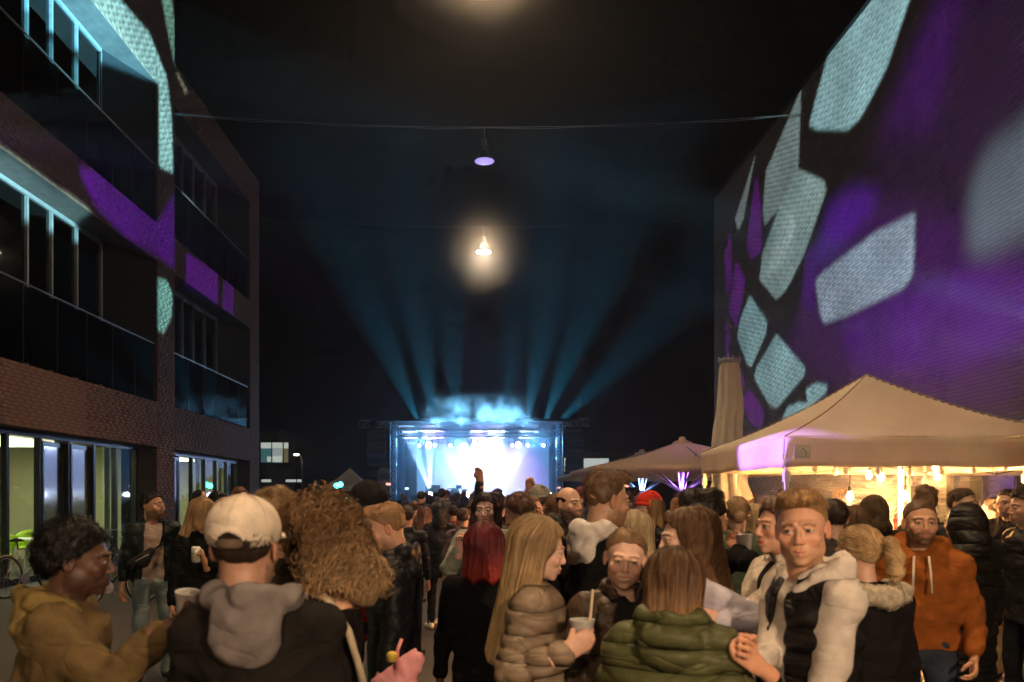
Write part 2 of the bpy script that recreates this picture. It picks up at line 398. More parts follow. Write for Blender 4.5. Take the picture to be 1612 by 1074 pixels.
for li, (z0, z1) in enumerate(LEV):
    for bi, (a, b) in enumerate(BAYS):
        # splayed far jamb
        j = MB(); yb = b - 1.64 if li else b - .55
        j.add([(LX-.02,b,z0),(LX-.69,yb,z0),(LX-.69,b,z0),(LX-.02,b,z1),(LX-.69,yb,z1),(LX-.69,b,z1)], [(0,2,1),(3,4,5),(0,1,4,3),(1,2,5,4),(2,0,3,5)])
        j.build('splayed_jamb', M_black, lb)
        if li == 0: continue
        # window: frame with mullions, panes
        yend = yb; fx = LX-.72; ys = []
        widths = [1.25, 1.25, .95, 1.1, 1.2]; y = a
        for wd in widths:
            ys.append(y); y += wd*(yend-a)/sum(widths)
        ys.append(yend)
        wf = MB().box(fx-.05, fx+.06, a, yend, z1-.09, z1).build('window', M_metal_pale, lb); MB().box(fx-.05, fx+.06, a, yend, z0, z0+.09).build('sill', M_metal_pale, wf)
        for k, yy in enumerate(ys):
            MB().box(fx-.05, fx+.06+.002*(k%2), yy-.03, yy+.03, z0+.09, z1-.09).build('mullion', M_metal_pale, wf)
        for k in range(len(ys)-1):
            MB().box(fx-.01, fx, ys[k]+.03, ys[k+1]-.03, z0+.09, z1-.09).build('pane', G_dark, wf)
        # balustrade on the facade edge
        r = MB(); r.tube([(LX-.06, a, z0+1.53), (LX-.06, b-.03, z0+1.53)], .02, 8)
        rl = r.build('balustrade_rail', M_metal_pale, lb)
        for k in range(1, 6): MB().tube([(LX-.06, a+k*1.2, z0), (LX-.06, a+k*1.2, z0+1.53)], .012, 6).build('baluster', M_metal, rl)
        for k in range(6): MB().box(LX-.065, LX-.055, a+k*1.2+.03, a+min((k+1)*1.2, 7.15)-.03, z0+.05, z0+1.48).build('glass_panel', G_dark, rl)
        # room
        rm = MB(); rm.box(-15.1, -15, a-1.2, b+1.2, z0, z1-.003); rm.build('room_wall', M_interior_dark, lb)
# closed dark screen in the second floor of the middle bay
sc = MB(); sc.add([(LX-.04,20.88,8.86),(LX-.68,19.20,8.86),(LX-.70,19.24,8.86),(LX-.06,20.92,8.86),(LX-.04,20.88,12.49),(LX-.68,19.20,12.49),(LX-.70,19.24,12.49),(LX-.06,20.92,12.49)],
                  [(0,3,2,1),(4,5,6,7),(0,1,5,4),(1,2,6,5),(2,3,7,6),(3,0,4,7)])
sc.build('screen_panel', M_black, lb)
# ground floor glazing with lit rooms
rng = random.Random(4)
for bi, (a, b) in enumerate(BAYS):
    yend = b - .55; gx = LX-.35
    n = 6; ys = [a + (yend-a)*k/n for k in range(n+1)]
    f = MB(); f.box(gx-.05, gx+.05, a, yend, 2.85, 2.967); f.box(gx-.05, gx+.05, a, yend, .0, .12)
    wf = f.build('shop_window', M_metal, lb)
    for k, yy in enumerate(ys): MB().box(gx-.06, gx+.06, yy-.045, yy+.045, .12, 2.85).build('mullion', M_metal, wf)
    for k in range(n):
        if (bi, k) in ((1, 2), (1, 3), (2, 0)): continue
        MB().box(gx-.008, gx, ys[k]+.045, ys[k+1]-.045, .12, 2.85).build('pane', G_clear, wf)
    rm = MB(); rm.box(-13.1, -13, a-.6, b+.6, 0, 2.98); rm.box(-13, gx-.5, b+.45, b+.55, 0, 2.98)
    rm.build('room_wall', M_cream, lb)
    for (yy, wdt) in ((a+1.1, .25), (a+3.4, .3), (a+5.6, .28)):
        c = MB()
        for q in range(6): c.tube([(gx-.28, yy+q*.05, .1), (gx-.28, yy+q*.05, 2.9)], .028, 6)
        c.build('curtain', mat('curtain_yellow_green', (.52,.55,.28), .8, nscale=6, namt=.15), lb)
    cl = MB().box(-11.9, -10.1, a+.8, a+6, 2.9, 2.96).build('ceiling_panel_light', mat('panel_glow', (1,1,1), .5, emis=(1,.95,.6), estr=5.5), lb)
# open glazed doors that mirror the stage light
def door_leaf(y, ang, bi):
    d = MB(); L_ = 1.02
    def p(u, v, z): return (LX-.3+math.sin(ang)*u + math.cos(ang)*v, y+math.cos(ang)*u - math.sin(ang)*v, z)
    def bx(mb, u0,u1,v0,v1,z0,z1):
        c = [p(u0,v0,z0),p(u1,v0,z0),p(u1,v1,z0),p(u0,v1,z0),p(u0,v0,z1),p(u1,v0,z1),p(u1,v1,z1),p(u0,v1,z1)]
        mb.add(c, [(0,3,2,1),(4,5,6,7),(0,1,5,4),(1,2,6,5),(2,3,7,6),(3,0,4,7)])
    for (u0,u1,z0,z1) in ((0,.07,.05,2.8),(L_-.07,L_,.05,2.8),(.07,L_-.07,.05,.15),(.07,L_-.07,2.7,2.8)): bx(d, u0,u1,-.025,.025,z0,z1)
    o = d.build('door', M_metal, lb)
    g_ = MB(); bx(g_, .07,L_-.07,-.005,.005,.15,2.7); g_.build('pane', glass('door_glass', (.7,.75,.75), .8, .08), o)
    h_ = MB(); bx(h_, L_-.06,L_-.03,.03,.07,.95,1.25); h_.build('handle', M_alu, o)
door_leaf(BAYS[1][0]+2.26, R(-6.2), 1); door_leaf(BAYS[1][0]+3.37, R(-5.4), 1); door_leaf(BAYS[2][0]+.06, R(-1.3), 2)

# ---------------------------------------------------------------- right building
RX = 9.0
rb = thing('brick_hall', 'tall windowless pale brick hall wall with projected tiles on the right of the street', 'building')
WIN = (12.6, 15.4, .25, 2.75)
w = MB()
rr = [(4.2, WIN[0], 0, 13.1), (WIN[1], 30.7, 0, 13.1), (WIN[0], WIN[1], 0, WIN[2]), (WIN[0], WIN[1], WIN[3], 13.1)]
for (a,b,c,d) in rr: w.box(RX, RX+.4, a, b, c, d)
w.box(RX+.4, RX+10, 30.3, 30.697, 0, 13.09); w.box(RX+.4, RX+10, 4.2, 4.6, 0, 13.09); w.box(RX+9.6,RX+10,4.6,30.3,0,13.09)
w.build('wall', M_mortar, rb)
build_bricks(brick_rects(rr, RX, -1, pitch_y=.5, gap=.008, proud=.0025, vary=.001), RX, -1, M_brickR, rb)
MB().box(RX-.03, RX+10, 4.2, 30.7, 13.1, 13.2).build('roof_edge', M_metal, rb)
wf = MB().box(RX+.1, RX+.18, WIN[0], WIN[1], WIN[2], WIN[2]+.08).box(RX+.1, RX+.18, WIN[0], WIN[1], WIN[3]-.08, WIN[3]).build('window', M_metal, rb)
for k in range(4):
    y = WIN[0]+.04+(WIN[1]-WIN[0]-.08)*k/3
    MB().box(RX+.09, RX+.19, y-.04, y+.04, WIN[2]+.08, WIN[3]-.08).build('mullion', M_metal, wf)
    if k < 3: MB().box(RX+.13, RX+.14, y+.04, y+.86, WIN[2]+.08, WIN[3]-.08).build('pane', G_clear, wf)
MB().box(RX+3, RX+3.1, 10, 19, 0, 4).build('room_wall', mat('violet_room_wall', (.25,.15,.5), .7, nscale=3, namt=.5, stretch=(1,1,6)), rb)
MB().box(RX+.4, RX+3, 10, 19, 3.0, 3.1).build('room_ceiling', mat('room_ceiling', (.3,.3,.4), .7, nscale=3, namt=.3), rb)
for k in range(3): MB().box(RX+1.2+k*.5, RX+1.25+k*.5, 11, 18, 2.6, 2.66).build('neon_tube', mat('violet_neon', (.4,.2,1), .5, emis=(.22,.06,1.), estr=7), rb)
for (yy, z) in ((13.3, 1.9), (14.2, 2.2), (14.8,1.7)):
    MB().box(RX+1.0, RX+1.04, yy, yy+.05, .8, z).build('neon_tube', MATS['violet_neon'], rb)
MB().box(RX-.06, RX-.011, WIN[0]-1.1, WIN[0]-.1, 0, 2.75).build('doorframe_panel', mat('orange_door', (.5,.22,.08), .6, nscale=3, namt=.2), rb)

# ---------------------------------------------------------------- street lamps on cables
M_cable = mat('steel_cable', (.35,.37,.4), .35, metal=.8, nscale=30, namt=.2)
M_lampb = mat('lamp_housing', (.12,.12,.13), .4, metal=.6, nscale=10, namt=.2)
def halo_mat(R0, dens=1.3):  # scattering ball added round lit lamps to make their halo
    if 'lamp_halo_vol' in MATS: return MATS['lamp_halo_vol']
    m = haze_mat('lamp_halo_vol', dens, .3, (1,.97,.93)); N = m.node_tree.nodes; L = m.node_tree.links
    v = [n for n in N if n.type == 'PRINCIPLED_VOLUME'][0]
    tc = N.new('ShaderNodeTexCoord'); ln = N.new('ShaderNodeVectorMath'); ln.operation = 'LENGTH'; L.new(tc.outputs['Object'], ln.inputs[0])
    r = N.new('ShaderNodeMapRange'); r.inputs[1].default_value = 0; r.inputs[2].default_value = R0; r.inputs[3].default_value = 1; r.inputs[4].default_value = 0
    d_ = N.new('ShaderNodeMath'); d_.operation = 'SUBTRACT'; d_.inputs[0].default_value = 1.05; L.new(r.outputs[0], d_.inputs[1])
    L.new(ln.outputs['Value'], r.inputs[0]); p = N.new('ShaderNodeMath'); p.operation = 'POWER'; p.inputs[1].default_value = 3.2; L.new(r.outputs[0], p.inputs[0])
    q = N.new('ShaderNodeMath'); q.operation = 'MULTIPLY'; q.inputs[1].default_value = dens; L.new(p.outputs[0], q.inputs[0]); q2 = N.new('ShaderNodeMath'); q2.operation = 'MULTIPLY'; L.new(q.outputs[0], q2.inputs[0]); L.new(d_.outputs[0], q2.inputs[1]); q3 = N.new('ShaderNodeMath'); q3.operation = 'MULTIPLY'; L.new(q2.outputs[0], q3.inputs[0]); q3.inputs[1].default_value = .8; L.new(q3.outputs[0], v.inputs['Density']); MATS['lamp_halo_vol'] = m; return m
def lamp_on_cable(Y, lit, col_, power, label, x0=.1, dz=0.0, glow=.03, thin=1.0, cone=100):
    c = MB(); n = 24; pts = []
    for i in range(n+1):
        u = i/n; pts.append((LX + (RX-LX)*u, Y, 12.25 + dz - 4*.38*u*(1-u)))
    # two strands twisted together
    c.tube(pts, .008*thin, 6); c.tube([(p[0], p[1]+.02, p[2]-.03+.02*math.sin(i*1.7)) for i, p in enumerate(pts)], .007*thin, 5)
    tag(c.build('overhead_cable', M_cable), 'steel cable carrying the ' + label, 'cable')
    zc = 12.25 + dz - .38; z = 10.92 + dz
    t = thing('pendant_street_lamp', label, 'street lamp', (x0, Y, z), 0)
    MB().tube([(0,0,zc-z), (0,0,.62)], .008, 6).build('suspension_wire', M_cable, t)
    MB().lathe([(0,.62),(.07,.62),(.075,.60),(.075,.34),(.06,.33)], n=16).build('gear_housing', M_lampb, t, True)
    MB().lathe([(.0,.34),(.1,.33),(.12,.26),(.14,.2),(.26,.03),(.285,.0),(.275,.0),(.25,.03),(.13,.19)], n=28).build('lamp_shade', M_lampb, t, True)
    for s in (-1, 1): MB().tube([(s*.075,0,.5),(s*.13,0,.42),(s*.13,0,.3)], .01, 6).build('bracket', M_lampb, t)
    if lit: em = mat('lamp_lens_lit', (1,1,1), .4, emis=(1,.86,.62), estr=60)
    else: em = mat('lamp_lens_violet', (.05,.05,.12), .3, emis=(.44,.32,1), estr=.95)  # switched-off lens: its violet light is put in as emission
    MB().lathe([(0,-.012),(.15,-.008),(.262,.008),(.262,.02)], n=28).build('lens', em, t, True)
    if lit:
        light('SPOT', 'lamp_light', (0, 0, -.05), power, col_, t, size=.22, spot=cone, blend=.5)
        if glow > .1 or dz: 
            R0 = 2.3; bm = MB().lathe([(R0*math.sin(math.pi*i/12), -R0*math.cos(math.pi*i/12)) for i in range(13)], n=20).build('lamp_halo_vol', halo_mat(R0), None); bm.location = (x0, Y-.75, z); tag(bm, kind='stuff')
        light('POINT', 'lamp_halo_fill', (0, -.75, .0), power*(glow if not dz else .02), col_, t, size=.1)  # extra point light in front of the shade, added to feed the halo
WARM = (1, .66, .36)
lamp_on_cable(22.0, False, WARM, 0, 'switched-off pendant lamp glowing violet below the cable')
lamp_on_cable(30.2, True, (1,.72,.45), 260, 'white lit pendant lamp hanging above the stage', glow=.36, thin=.2)
lamp_on_cable(14.0, True, WARM, 2000, 'warm lit pendant lamp at the top edge of the photo', dz=.8, cone=122)
lamp_on_cable(5.2, True, WARM, 2100, 'warm lit pendant lamp over the near crowd')
lamp_on_cable(-3.0, True, WARM, 300, 'warm lit pendant lamp behind the near crowd')
# ---------------------------------------------------------------- stage
SY = 48.0
st = thing('concert_stage', 'open air concert stage with bright white and violet lights at the end of the street', 'stage', (0, SY, 0))
def sx(px): return (px - VX) * SY / FPX
def sz(py): return EYE + (VY - py) * SY / FPX
X0, X1 = sx(622), sx(878); ZT = sz(676); ZB = sz(692)
M_stage = mat('stage_black_cloth', (.02,.022,.025), .8, nscale=4, namt=.3)
MB().box(X0-.3, X1+.3, 0, 8.5, 1.05, 1.2).build('deck', M_stage, st)
MB().box(X0-.3, X1+.3, .02, .06, 0, 1.045).build('front_skirt', M_stage, st)
M_white = mat('white_backdrop', (.8,.8,.85), .8, nscale=.6, namt=.12)
BW0, BW1 = sx(653)*1.12, sx(868)*1.12
MB().box(BW0, BW1, 7.4, 7.45, 1.2, 6.0).build('backdrop', M_white, st)
for s, xx in ((-1, X0), (1, X1)):
    c = MB()
    for q in range(18):
        yy = .3 + q*.4; c.tube([(xx + s*.25, yy, 1.2), (xx+s*.25, yy, 6.0)], .19, 7)
    c.build('side_curtain', mat('dark_blue_curtain', (.03,.06,.09), .8, nscale=5, namt=.3), st)
MB().box(X0-1.2, X1+1.2, -.3, 8.6, 6.15, 6.3).build('roof', M_stage, st)
def truss(mb, a, b, w=.3, n=None, axis='x'):
    a = Vector(a); b = Vector(b); d = b - a; L_ = d.length; t = d.normalized()
    up = Vector((0,0,1)) if abs(t.z) < .9 else Vector((1,0,0)); sd = t.cross(up).normalized(); up = sd.cross(t)
    cs = [(sd*i + up*j)*(w/2) for i, j in ((-1,-1),(1,-1),(1,1),(-1,1))]
    for c in cs: mb.tube([a+c, b+c], .024, 5)
    n = n or max(2, round(L_/(w*1.15)))
    for k in range(n):
        p, q = a + d*(k/n), a + d*((k+1)/n)
        for i in range(4):
            c1, c2 = cs[i], cs[(i+1) % 4]
            mb.tube([p+c1, q+c2] if k % 2 else [p+c2, q+c1], .012, 4, False)
            mb.tube([p+c1, p+c2], .012, 4, False)
def truss_obj(name, *spans, w=.42):
    m_ = MB()
    for a, b in spans: truss(m_, a, b, w)
    return m_.build(name, M_alu, st)
zt = (ZT+ZB)/2 + .05
truss_obj('front_truss', ((X0+.1, -.05, zt), (X1-.1, -.05, zt)))
truss_obj('mid_truss', ((X0+.1, 3.6, zt+.2), (X1-.1, 3.6, zt+.2)))
truss_obj('rear_truss', ((X0+.1, 7.0, zt+.1), (X1-.1, 7.0, zt+.1)))
for xx in (X0-.1, X1+.1):
    truss_obj('tower', ((xx, -.1, 0), (xx, -.1, 6.1)), w=.36)
zz = sz(668)
truss_obj('wing_truss', ((sx(565), .0, zz), (sx(584), 0, zz))); truss_obj('wing_truss', ((sx(592), .0, zz), (sx(607), 0, zz)))
truss_obj('wing_truss', ((sx(884), .0, zz+.1), (sx(902), 0, zz+.1))); truss_obj('wing_truss', ((sx(908), .0, zz+.1), (sx(928), 0, zz+.1)))
MB().box(sx(566), sx(930), .3, .5, zz+.28, zz+.36).build('roof_beam', M_metal, st)
# moving head lights, truss cans
def head_lamp(x, y, z, up=True, em=(1,1,1), es=30, r=.16):
    k = 1 if up else -1
    m_ = MB(); m_.box(x-.2, x+.2, y-.18, y+.18, z-.12*k if k<0 else z, z+.12 if k>0 else z+.12)
    m_.box(x-.24, x-.2, y-.05, y+.05, min(z, z+k*.45), max(z, z+k*.45)).box(x+.2, x+.24, y-.05, y+.05, min(z, z+k*.45), max(z, z+k*.45))
    m_.lathe([(0,-.22),(r,-.2),(r+.02,0),(r,.18),(r-.02,.17)], (x, y-.05, z+k*.4), 14, 'y')
    o = m_.build('moving_head_light', M_metal, st)
    e = MB().lathe([(0,-.23),(r-.03,-.225),(r-.02,-.2)], (x, y-.05, z+k*.4), 14, 'y').build('lens', mat('stage_lens_%d' % es, (1,1,1), .4, emis=em, estr=es), o, True)
    return o
for px, py in ((675, 768), (793, 768), (868, 762), (735, 770)): head_lamp(sx(px), 1.6, 1.35, True, (.75,.85,1), 40)
for px in (675, 748, 816): head_lamp(sx(px), .1, zt-.3, False, (.8,.8,1), 25, .2)
for k in range(9): head_lamp(X0+1.2+k*1.0, 3.6, zt-.1, False, (.85,.75,1), 14, .12)
# backline: drum kit and risers, monitors, loudspeakers
dk = thing('drum_kit', 'drum kit on a riser in front of the white stage backdrop', 'drums', (sx(713), SY+3.4, 1.2))
M_shell = mat('drum_shell', (.02,.1,.12), .3, nscale=5, namt=.2); M_brass = mat('cymbal_brass', (.6,.45,.2), .3, metal=1, nscale=20, namt=.2)
MB().box(-1.1,1.1,-.6,1.0,0,.35).build('riser', M_stage, dk)
MB().lathe([(0,-.2),(.3,-.2),(.3,.2),(0,.2)], (0,-.1,.68), 18, 'y').build('bass_drum', M_shell, dk, True)
for x_, z_ in ((-.3,1.05),(.25,1.05),(.65,.75),(-.65,.75)): MB().lathe([(0,-.12),(.17,-.12),(.17,.12),(0,.12)], (x_,.05,z_), 14).build('drum', M_shell, dk, True)
for x_, z_ in ((-.8,1.45),(.8,1.5),(.1,1.65)):
    c = MB().lathe([(0,.02),(.24,0)], (x_,.1,z_), 16).build('cymbal', M_brass, dk, True); MB().tube([(x_,.1,.35),(x_,.1,z_)], .012, 5).build('stand', M_alu, dk)
for (px, w_, h_, y_, lb_) in ((678, .9, 1.15, 2.4, 'tall blue-black speaker cabinet at the left of the stage deck'), (655,.7,.5,.9,'low wedge monitor cabinet at the far left front of the stage'), (840,.8,.9,2.6,'square speaker cabinet at the right of the stage deck')):
    b = thing('speaker_cabinet', lb_, 'speaker', (sx(px), SY+y_, 1.2))
    MB().box(-w_/2, w_/2, -.3, .3, 0, h_).build('cabinet', mat('blue_black_box', (.03,.05,.07), .6, nscale=6, namt=.2), b)
    MB().lathe([(0,-.31),(min(w_,h_)*.38,-.305),(min(w_,h_)*.4,-.3)], (0,0,h_/2), 16, 'y').build('grille', M_metal, b, True)
spk_lab = ['hanging black line array speaker column left of the stage opening', 'hanging black line array speaker column right of the stage opening']
for i, px in enumerate((592, 905)):
    a = thing('line_array_speaker', spk_lab[i], 'speaker', (sx(px), SY+.1, 0))
    for k in range(9):
        m_ = MB(); z = 5.6 - k*.34; y = .012*k*k
        m_.add([(-.55,-.1+y,z),(.55,-.1+y,z),(.45,.5+y,z-.04),(-.45,.5+y,z-.04),(-.55,-.1+y,z+.3),(.55,-.1+y,z+.3),(.45,.5+y,z+.26),(-.45,.5+y,z+.26)],
               [(0,3,2,1),(4,5,6,7),(0,1,5,4),(1,2,6,5),(2,3,7,6),(3,0,4,7)])
        m_.build('speaker_box', mat('speaker_black', (.025,.022,.022), .6, nscale=12, namt=.3), a)
    MB().tube([(0,.1,5.9),(0,.1,zz)], .02, 5).build('hoist_chain', M_alu, a)
# smoke above and inside the stage
def smoke_mat(name, dens, scale, lo=.45, hi=.7, col_=(.9,.95,1)):
    m = haze_mat(name, dens, .3, col_); N = m.node_tree.nodes; L = m.node_tree.links
    v = [n for n in N if n.type == 'PRINCIPLED_VOLUME'][0]
    tc = N.new('ShaderNodeTexCoord'); n = N.new('ShaderNodeTexNoise'); n.inputs['Scale'].default_value = scale; n.inputs['Detail'].default_value = 3
    L.new(tc.outputs['Object'], n.inputs['Vector'])
    r = N.new('ShaderNodeMapRange'); r.inputs[1].default_value = lo; r.inputs[2].default_value = hi; r.inputs[3].default_value = 0; r.inputs[4].default_value = dens
    L.new(n.outputs[0], r.inputs[0]); L.new(r.outputs[0], v.inputs['Density']); return m
sm = MB().box(X0+.3, X1-.3, -1.2, 7.2, 1.25, 6.0).build('stage_smoke', haze_mat('stage_smoke', .07, .2), None); sm.location = (0, SY, 0); tag(sm, kind='stuff')
# smoke puffs drifting over the roof
pm = smoke_mat('roof_smoke', .8, 1.3, .42, .8); N = pm.node_tree.nodes; L = pm.node_tree.links
v = [n for n in N if n.type == 'PRINCIPLED_VOLUME'][0]; old = v.inputs['Density'].links[0].from_socket
tc = [n for n in N if n.type == 'TEX_COORD'][0]; sx_ = N.new('ShaderNodeSeparateXYZ'); L.new(tc.outputs['Object'], sx_.inputs[0])
def mr(src, a0, a1, b0, b1):
    r = N.new('ShaderNodeMapRange'); r.interpolation_type = 'SMOOTHSTEP'
    for i, q in enumerate((a0, a1, b0, b1)): r.inputs[i+1].default_value = q
    L.new(src, r.inputs[0]); return r.outputs[0]
ab = N.new('ShaderNodeMath'); ab.operation = 'ABSOLUTE'; L.new(sx_.outputs[0], ab.inputs[0])
m1 = N.new('ShaderNodeMath'); m1.operation = 'MULTIPLY'; L.new(mr(sx_.outputs[2], -.2, 1.7, 1, 0), m1.inputs[0]); L.new(mr(ab.outputs[0], 1.6, 3.7, 1, 0), m1.inputs[1])
m2 = N.new('ShaderNodeMath'); m2.operation = 'MULTIPLY'; L.new(m1.outputs[0], m2.inputs[0]); L.new(old, m2.inputs[1]); L.new(m2.outputs[0], v.inputs['Density'])
po = MB().box(-3.7, 3.7, -1.8, 1.8, -.2, 1.7).build('smoke', pm, None); po.location = (-.2, SY+.2, 6.2); tag(po, kind='stuff')
# the lights of the show
BL = (.35,.62,1.0); TEAL = (.05,.5,.75); VI = (.5,.3,1)
for px, tx, en, c in ((675,-1.6,30000,BL),(675,-.2,16000,(.8,.75,1)),(793,-.4,30000,(.9,.85,1)),(793,1.8,20000,BL),(868,2.9,26000,(.4,.8,1)),(868,5.9,20000,TEAL),(735,-2.2,18000,VI),(735,.8,20000,VI)):
    light('SPOT', 'stage_beam', (sx(px), SY+1.3, 1.9), en*2.4, c, None, .08, spot=15, blend=.6, target=(sx(px)+tx, SY+3.4, 6.0))
for k, (x_, c) in enumerate(((-3,(.2,.6,1)),(-1.2,(.6,.7,1)),(.6,(.75,.75,1)),(2.4,VI))):
    light('SPOT', 'truss_wash', (x_, SY+3.3, 5.0), 1900, c, None, .25, spot=85, blend=.8, target=(x_*.7, SY+7.4, 2.6))
light('SPOT', 'truss_wash', (0, SY+.4, 5.2), 2500, (.7,.75,1), None, .3, spot=100, blend=1, target=(0, SY-7, 0))
# tall teal beams rising above the roof from the back of the stage
for x_, tx, tz, en in ((-4.3,-13,22,1.0),(-3.2,-7.5,24,1.1),(-1.6,-4.0,26,.7),(1.6,4.6,26,.6),(3.2,7.0,22,1.1),(4.4,11.5,20,1.1),(5.2,17,15,.7)):
    light('SPOT', 'sky_beam', (x_, SY+8.9, 6.5), en*560000, (.02,.31,.48), None, .1, spot=24, blend=1, target=(x_+ (tx-x_)*.7, SY+4, tz))

# ---------------------------------------------------------------- pop-up canopy tent
M_tent = mat('cream_canopy_cloth', (.86,.81,.72), .75, nscale=3, namt=.08, bump=.5, bscale=9)
M_par = mat('beige_parasol_cloth', (.6,.5,.38), .8, nscale=2, namt=.08, bump=.3, bscale=7)
for m_ in (M_tent, M_par):
    nt = m_.node_tree; b_ = nt.nodes['Principled BSDF']; o_ = nt.nodes['Material Output']; tr_ = nt.nodes.new('ShaderNodeBsdfTranslucent'); tr_.inputs[0].default_value = (1,.88,.70,1)
    mx_ = nt.nodes.new('ShaderNodeMixShader'); mx_.inputs[0].default_value = .55; nt.links.new(b_.outputs[0], mx_.inputs[1]); nt.links.new(tr_.outputs[0], mx_.inputs[2]); nt.links.new(mx_.outputs[0], o_.inputs[0])
M_pole = mat('white_tent_pole', (.6,.6,.62), .4, metal=.3, nscale=10, namt=.1)
def canopy(name, label, cat, x0, x1, y0, y1, zb, zt, zp, seed, ang=0.0, valance=True, braces=True, sag=.10):
    cx, cy = (x0+x1)/2, (y0+y1)/2
    t = thing(name, label, cat, (cx, cy, 0), ang)
    hx, hy = (x1-x0)/2, (y1-y0)/2
    rn = np.random.RandomState(seed)
    n = 28; U, V = np.meshgrid(np.linspace(-1, 1, 2*n+1), np.linspace(-1, 1, 2*n+1)); m_ = np.maximum(abs(U), abs(V))
    Z = zp + (zt-zp)*m_ - sag*np.sin(np.pi*m_) * 1.15 * (1 - .35*np.minimum(abs(U),abs(V))/np.maximum(m_,1e-6))
    Z += .006*np.sin(9*U+rn.rand()*6)*np.sin(7*V+2) * m_
    Z[n, n] = zp
    P = np.stack([U*hx, V*hy, Z], -1).reshape(-1, 3); k = 2*n+1
    I, J = np.meshgrid(np.arange(2*n), np.arange(2*n)); q = (J*k+I).ravel()
    Q = np.stack([q, q+1, q+1+k, q+k], -1)
    roof = mesh_np('roof_cloth', P, Q, M_tent, t)
    so = roof.modifiers.new('thickness', 'SOLIDIFY'); so.thickness = .004
    seam = MB()
    for sx_, sy_ in ((1,1),(1,-1),(-1,1),(-1,-1)):
        pts = []
        for i in range(13):
            u = i/12; pts.append((sx_*hx*u, sy_*hy*u, zp+(zt-zp)*u - sag*math.sin(math.pi*u)*1.15*.65 + .006))
        MB().tube(pts, .007, 5).build('seam', mat('seam_tape', (.35,.28,.2), .8, nscale=8, namt=.2), t)
    if valance:
        for (ax, ay, bx_, by_) in ((-hx,-hy,hx,-hy),(hx,-hy,hx,hy),(hx,hy,-hx,hy),(-hx,hy,-hx,-hy)):
            m2 = 40; pts = []
            nx_, ny_ = (by_-ay), -(bx_-ax); l_ = math.hypot(nx_, ny_); nx_, ny_ = nx_/l_, ny_/l_
            for j in range(6):
                for i in range(m2+1):
                    u = i/m2; w_ = .012*math.sin(u*23+seed+j*.5)*(j/5) + .008*math.sin(u*61+j)*(j/5) + .004
                    pts.append((ax+(bx_-ax)*u - nx_*-w_, ay+(by_-ay)*u - ny_*-w_, zt-.003 + (zb-zt)*j/5 + .006*math.sin(u*17)*(j/5)))
            q = [(j*(m2+1)+i, j*(m2+1)+i+1, (j+1)*(m2+1)+i+1, (j+1)*(m2+1)+i) for j in range(5) for i in range(m2)]
            v = mesh_np('valance', pts, q, M_tent, t); v.modifiers.new('thickness', 'SOLIDIFY').thickness = .003
    for sx_, sy_ in ((1,1),(1,-1),(-1,1),(-1,-1)):
        p = MB().box(sx_*hx-.018-sx_*.03, sx_*hx+.018-sx_*.03, sy_*hy-.018-sy_*.03, sy_*hy+.018-sy_*.03, 0, zt-.05)
        p.box(sx_*hx-.03-sx_*.03, sx_*hx+.03-sx_*.03, sy_*hy-.03-sy_*.03, sy_*hy+.03-sy_*.03, zb-.15, zb-.05)
        p.build('pole', M_pole, t)
    if braces:
        M_br = mat('brace_metal', (.22,.2,.18), .5, metal=.4, nscale=10, namt=.2)
        for (ax, ay, bx_, by_) in ((-hx+.04,-hy+.04,hx-.04,-hy+.04),(hx-.04,-hy+.04,hx-.04,hy-.04),(hx-.04,hy-.04,-hx+.04,hy-.04),(-hx+.04,hy-.04,-hx+.04,-hy+.04)):
            for h_ in range(2):
                ua, ub = h_*.5, h_*.5+.5
                for za, zb_ in ((zt-.04, zb+.02), (zb+.02, zt-.04)):
                    MB().tube([(ax+(bx_-ax)*ua, ay+(by_-ay)*ua, za),(ax+(bx_-ax)*ub, ay+(by_-ay)*ub, zb_)], .011, 5).build('scissor_brace', M_br, t)
            mx_, my_ = (ax+bx_)/2, (ay+by_)/2
            MB().tube([(mx_,my_,zt-.03),(mx_,my_,zb)], .011, 5).build('brace_strut', M_br, t)
            MB().tube([(mx_,my_,zt-.05),(0,0,zp-.45)], .011, 5).build('roof_brace', M_br, t)
        MB().tube([(0,0,zp-.5),(0,0,zp-.03)], .02, 6).build('centre_pole', M_br, t)
    return t
tent = canopy('canopy_tent', 'cream pop-up canopy tent lit warm from below by string bulbs', 'tent', 3.05, 6.15, 8.0, 11.0, 1.99, 2.29, 3.14, 3)
# printed badge on the front valance
bd_ = MB().box(-1.46, -1.30, -1.522, -1.516, 2.07, 2.21).build('printed_badge', mat('badge_grey', (.5,.46,.38), .7, nscale=6, namt=.1), tent)
M_bd2 = mat('badge_print', (.32,.27,.2), .7, nscale=6, namt=.1)
bb = MB()
for (a,b) in (((-1.43,2.13),(-1.38,2.18)),((-1.38,2.18),(-1.33,2.13)),((-1.42,2.10),(-1.42,2.13)),((-1.34,2.10),(-1.34,2.13)),((-1.42,2.095),(-1.34,2.095))):
    bb.tube([(a[0],-1.524,a[1]),(b[0],-1.524,b[1])], .005, 4)
tag(bb.build('printed_mark', M_bd2, bd_), kind=None)
tent2 = canopy('canopy_tent', 'second pale canopy tent partly seen at the right edge of the photo', 'tent', 6.35, 9.0, 9.3, 11.9, 2.0, 2.28, 2.9, 5)
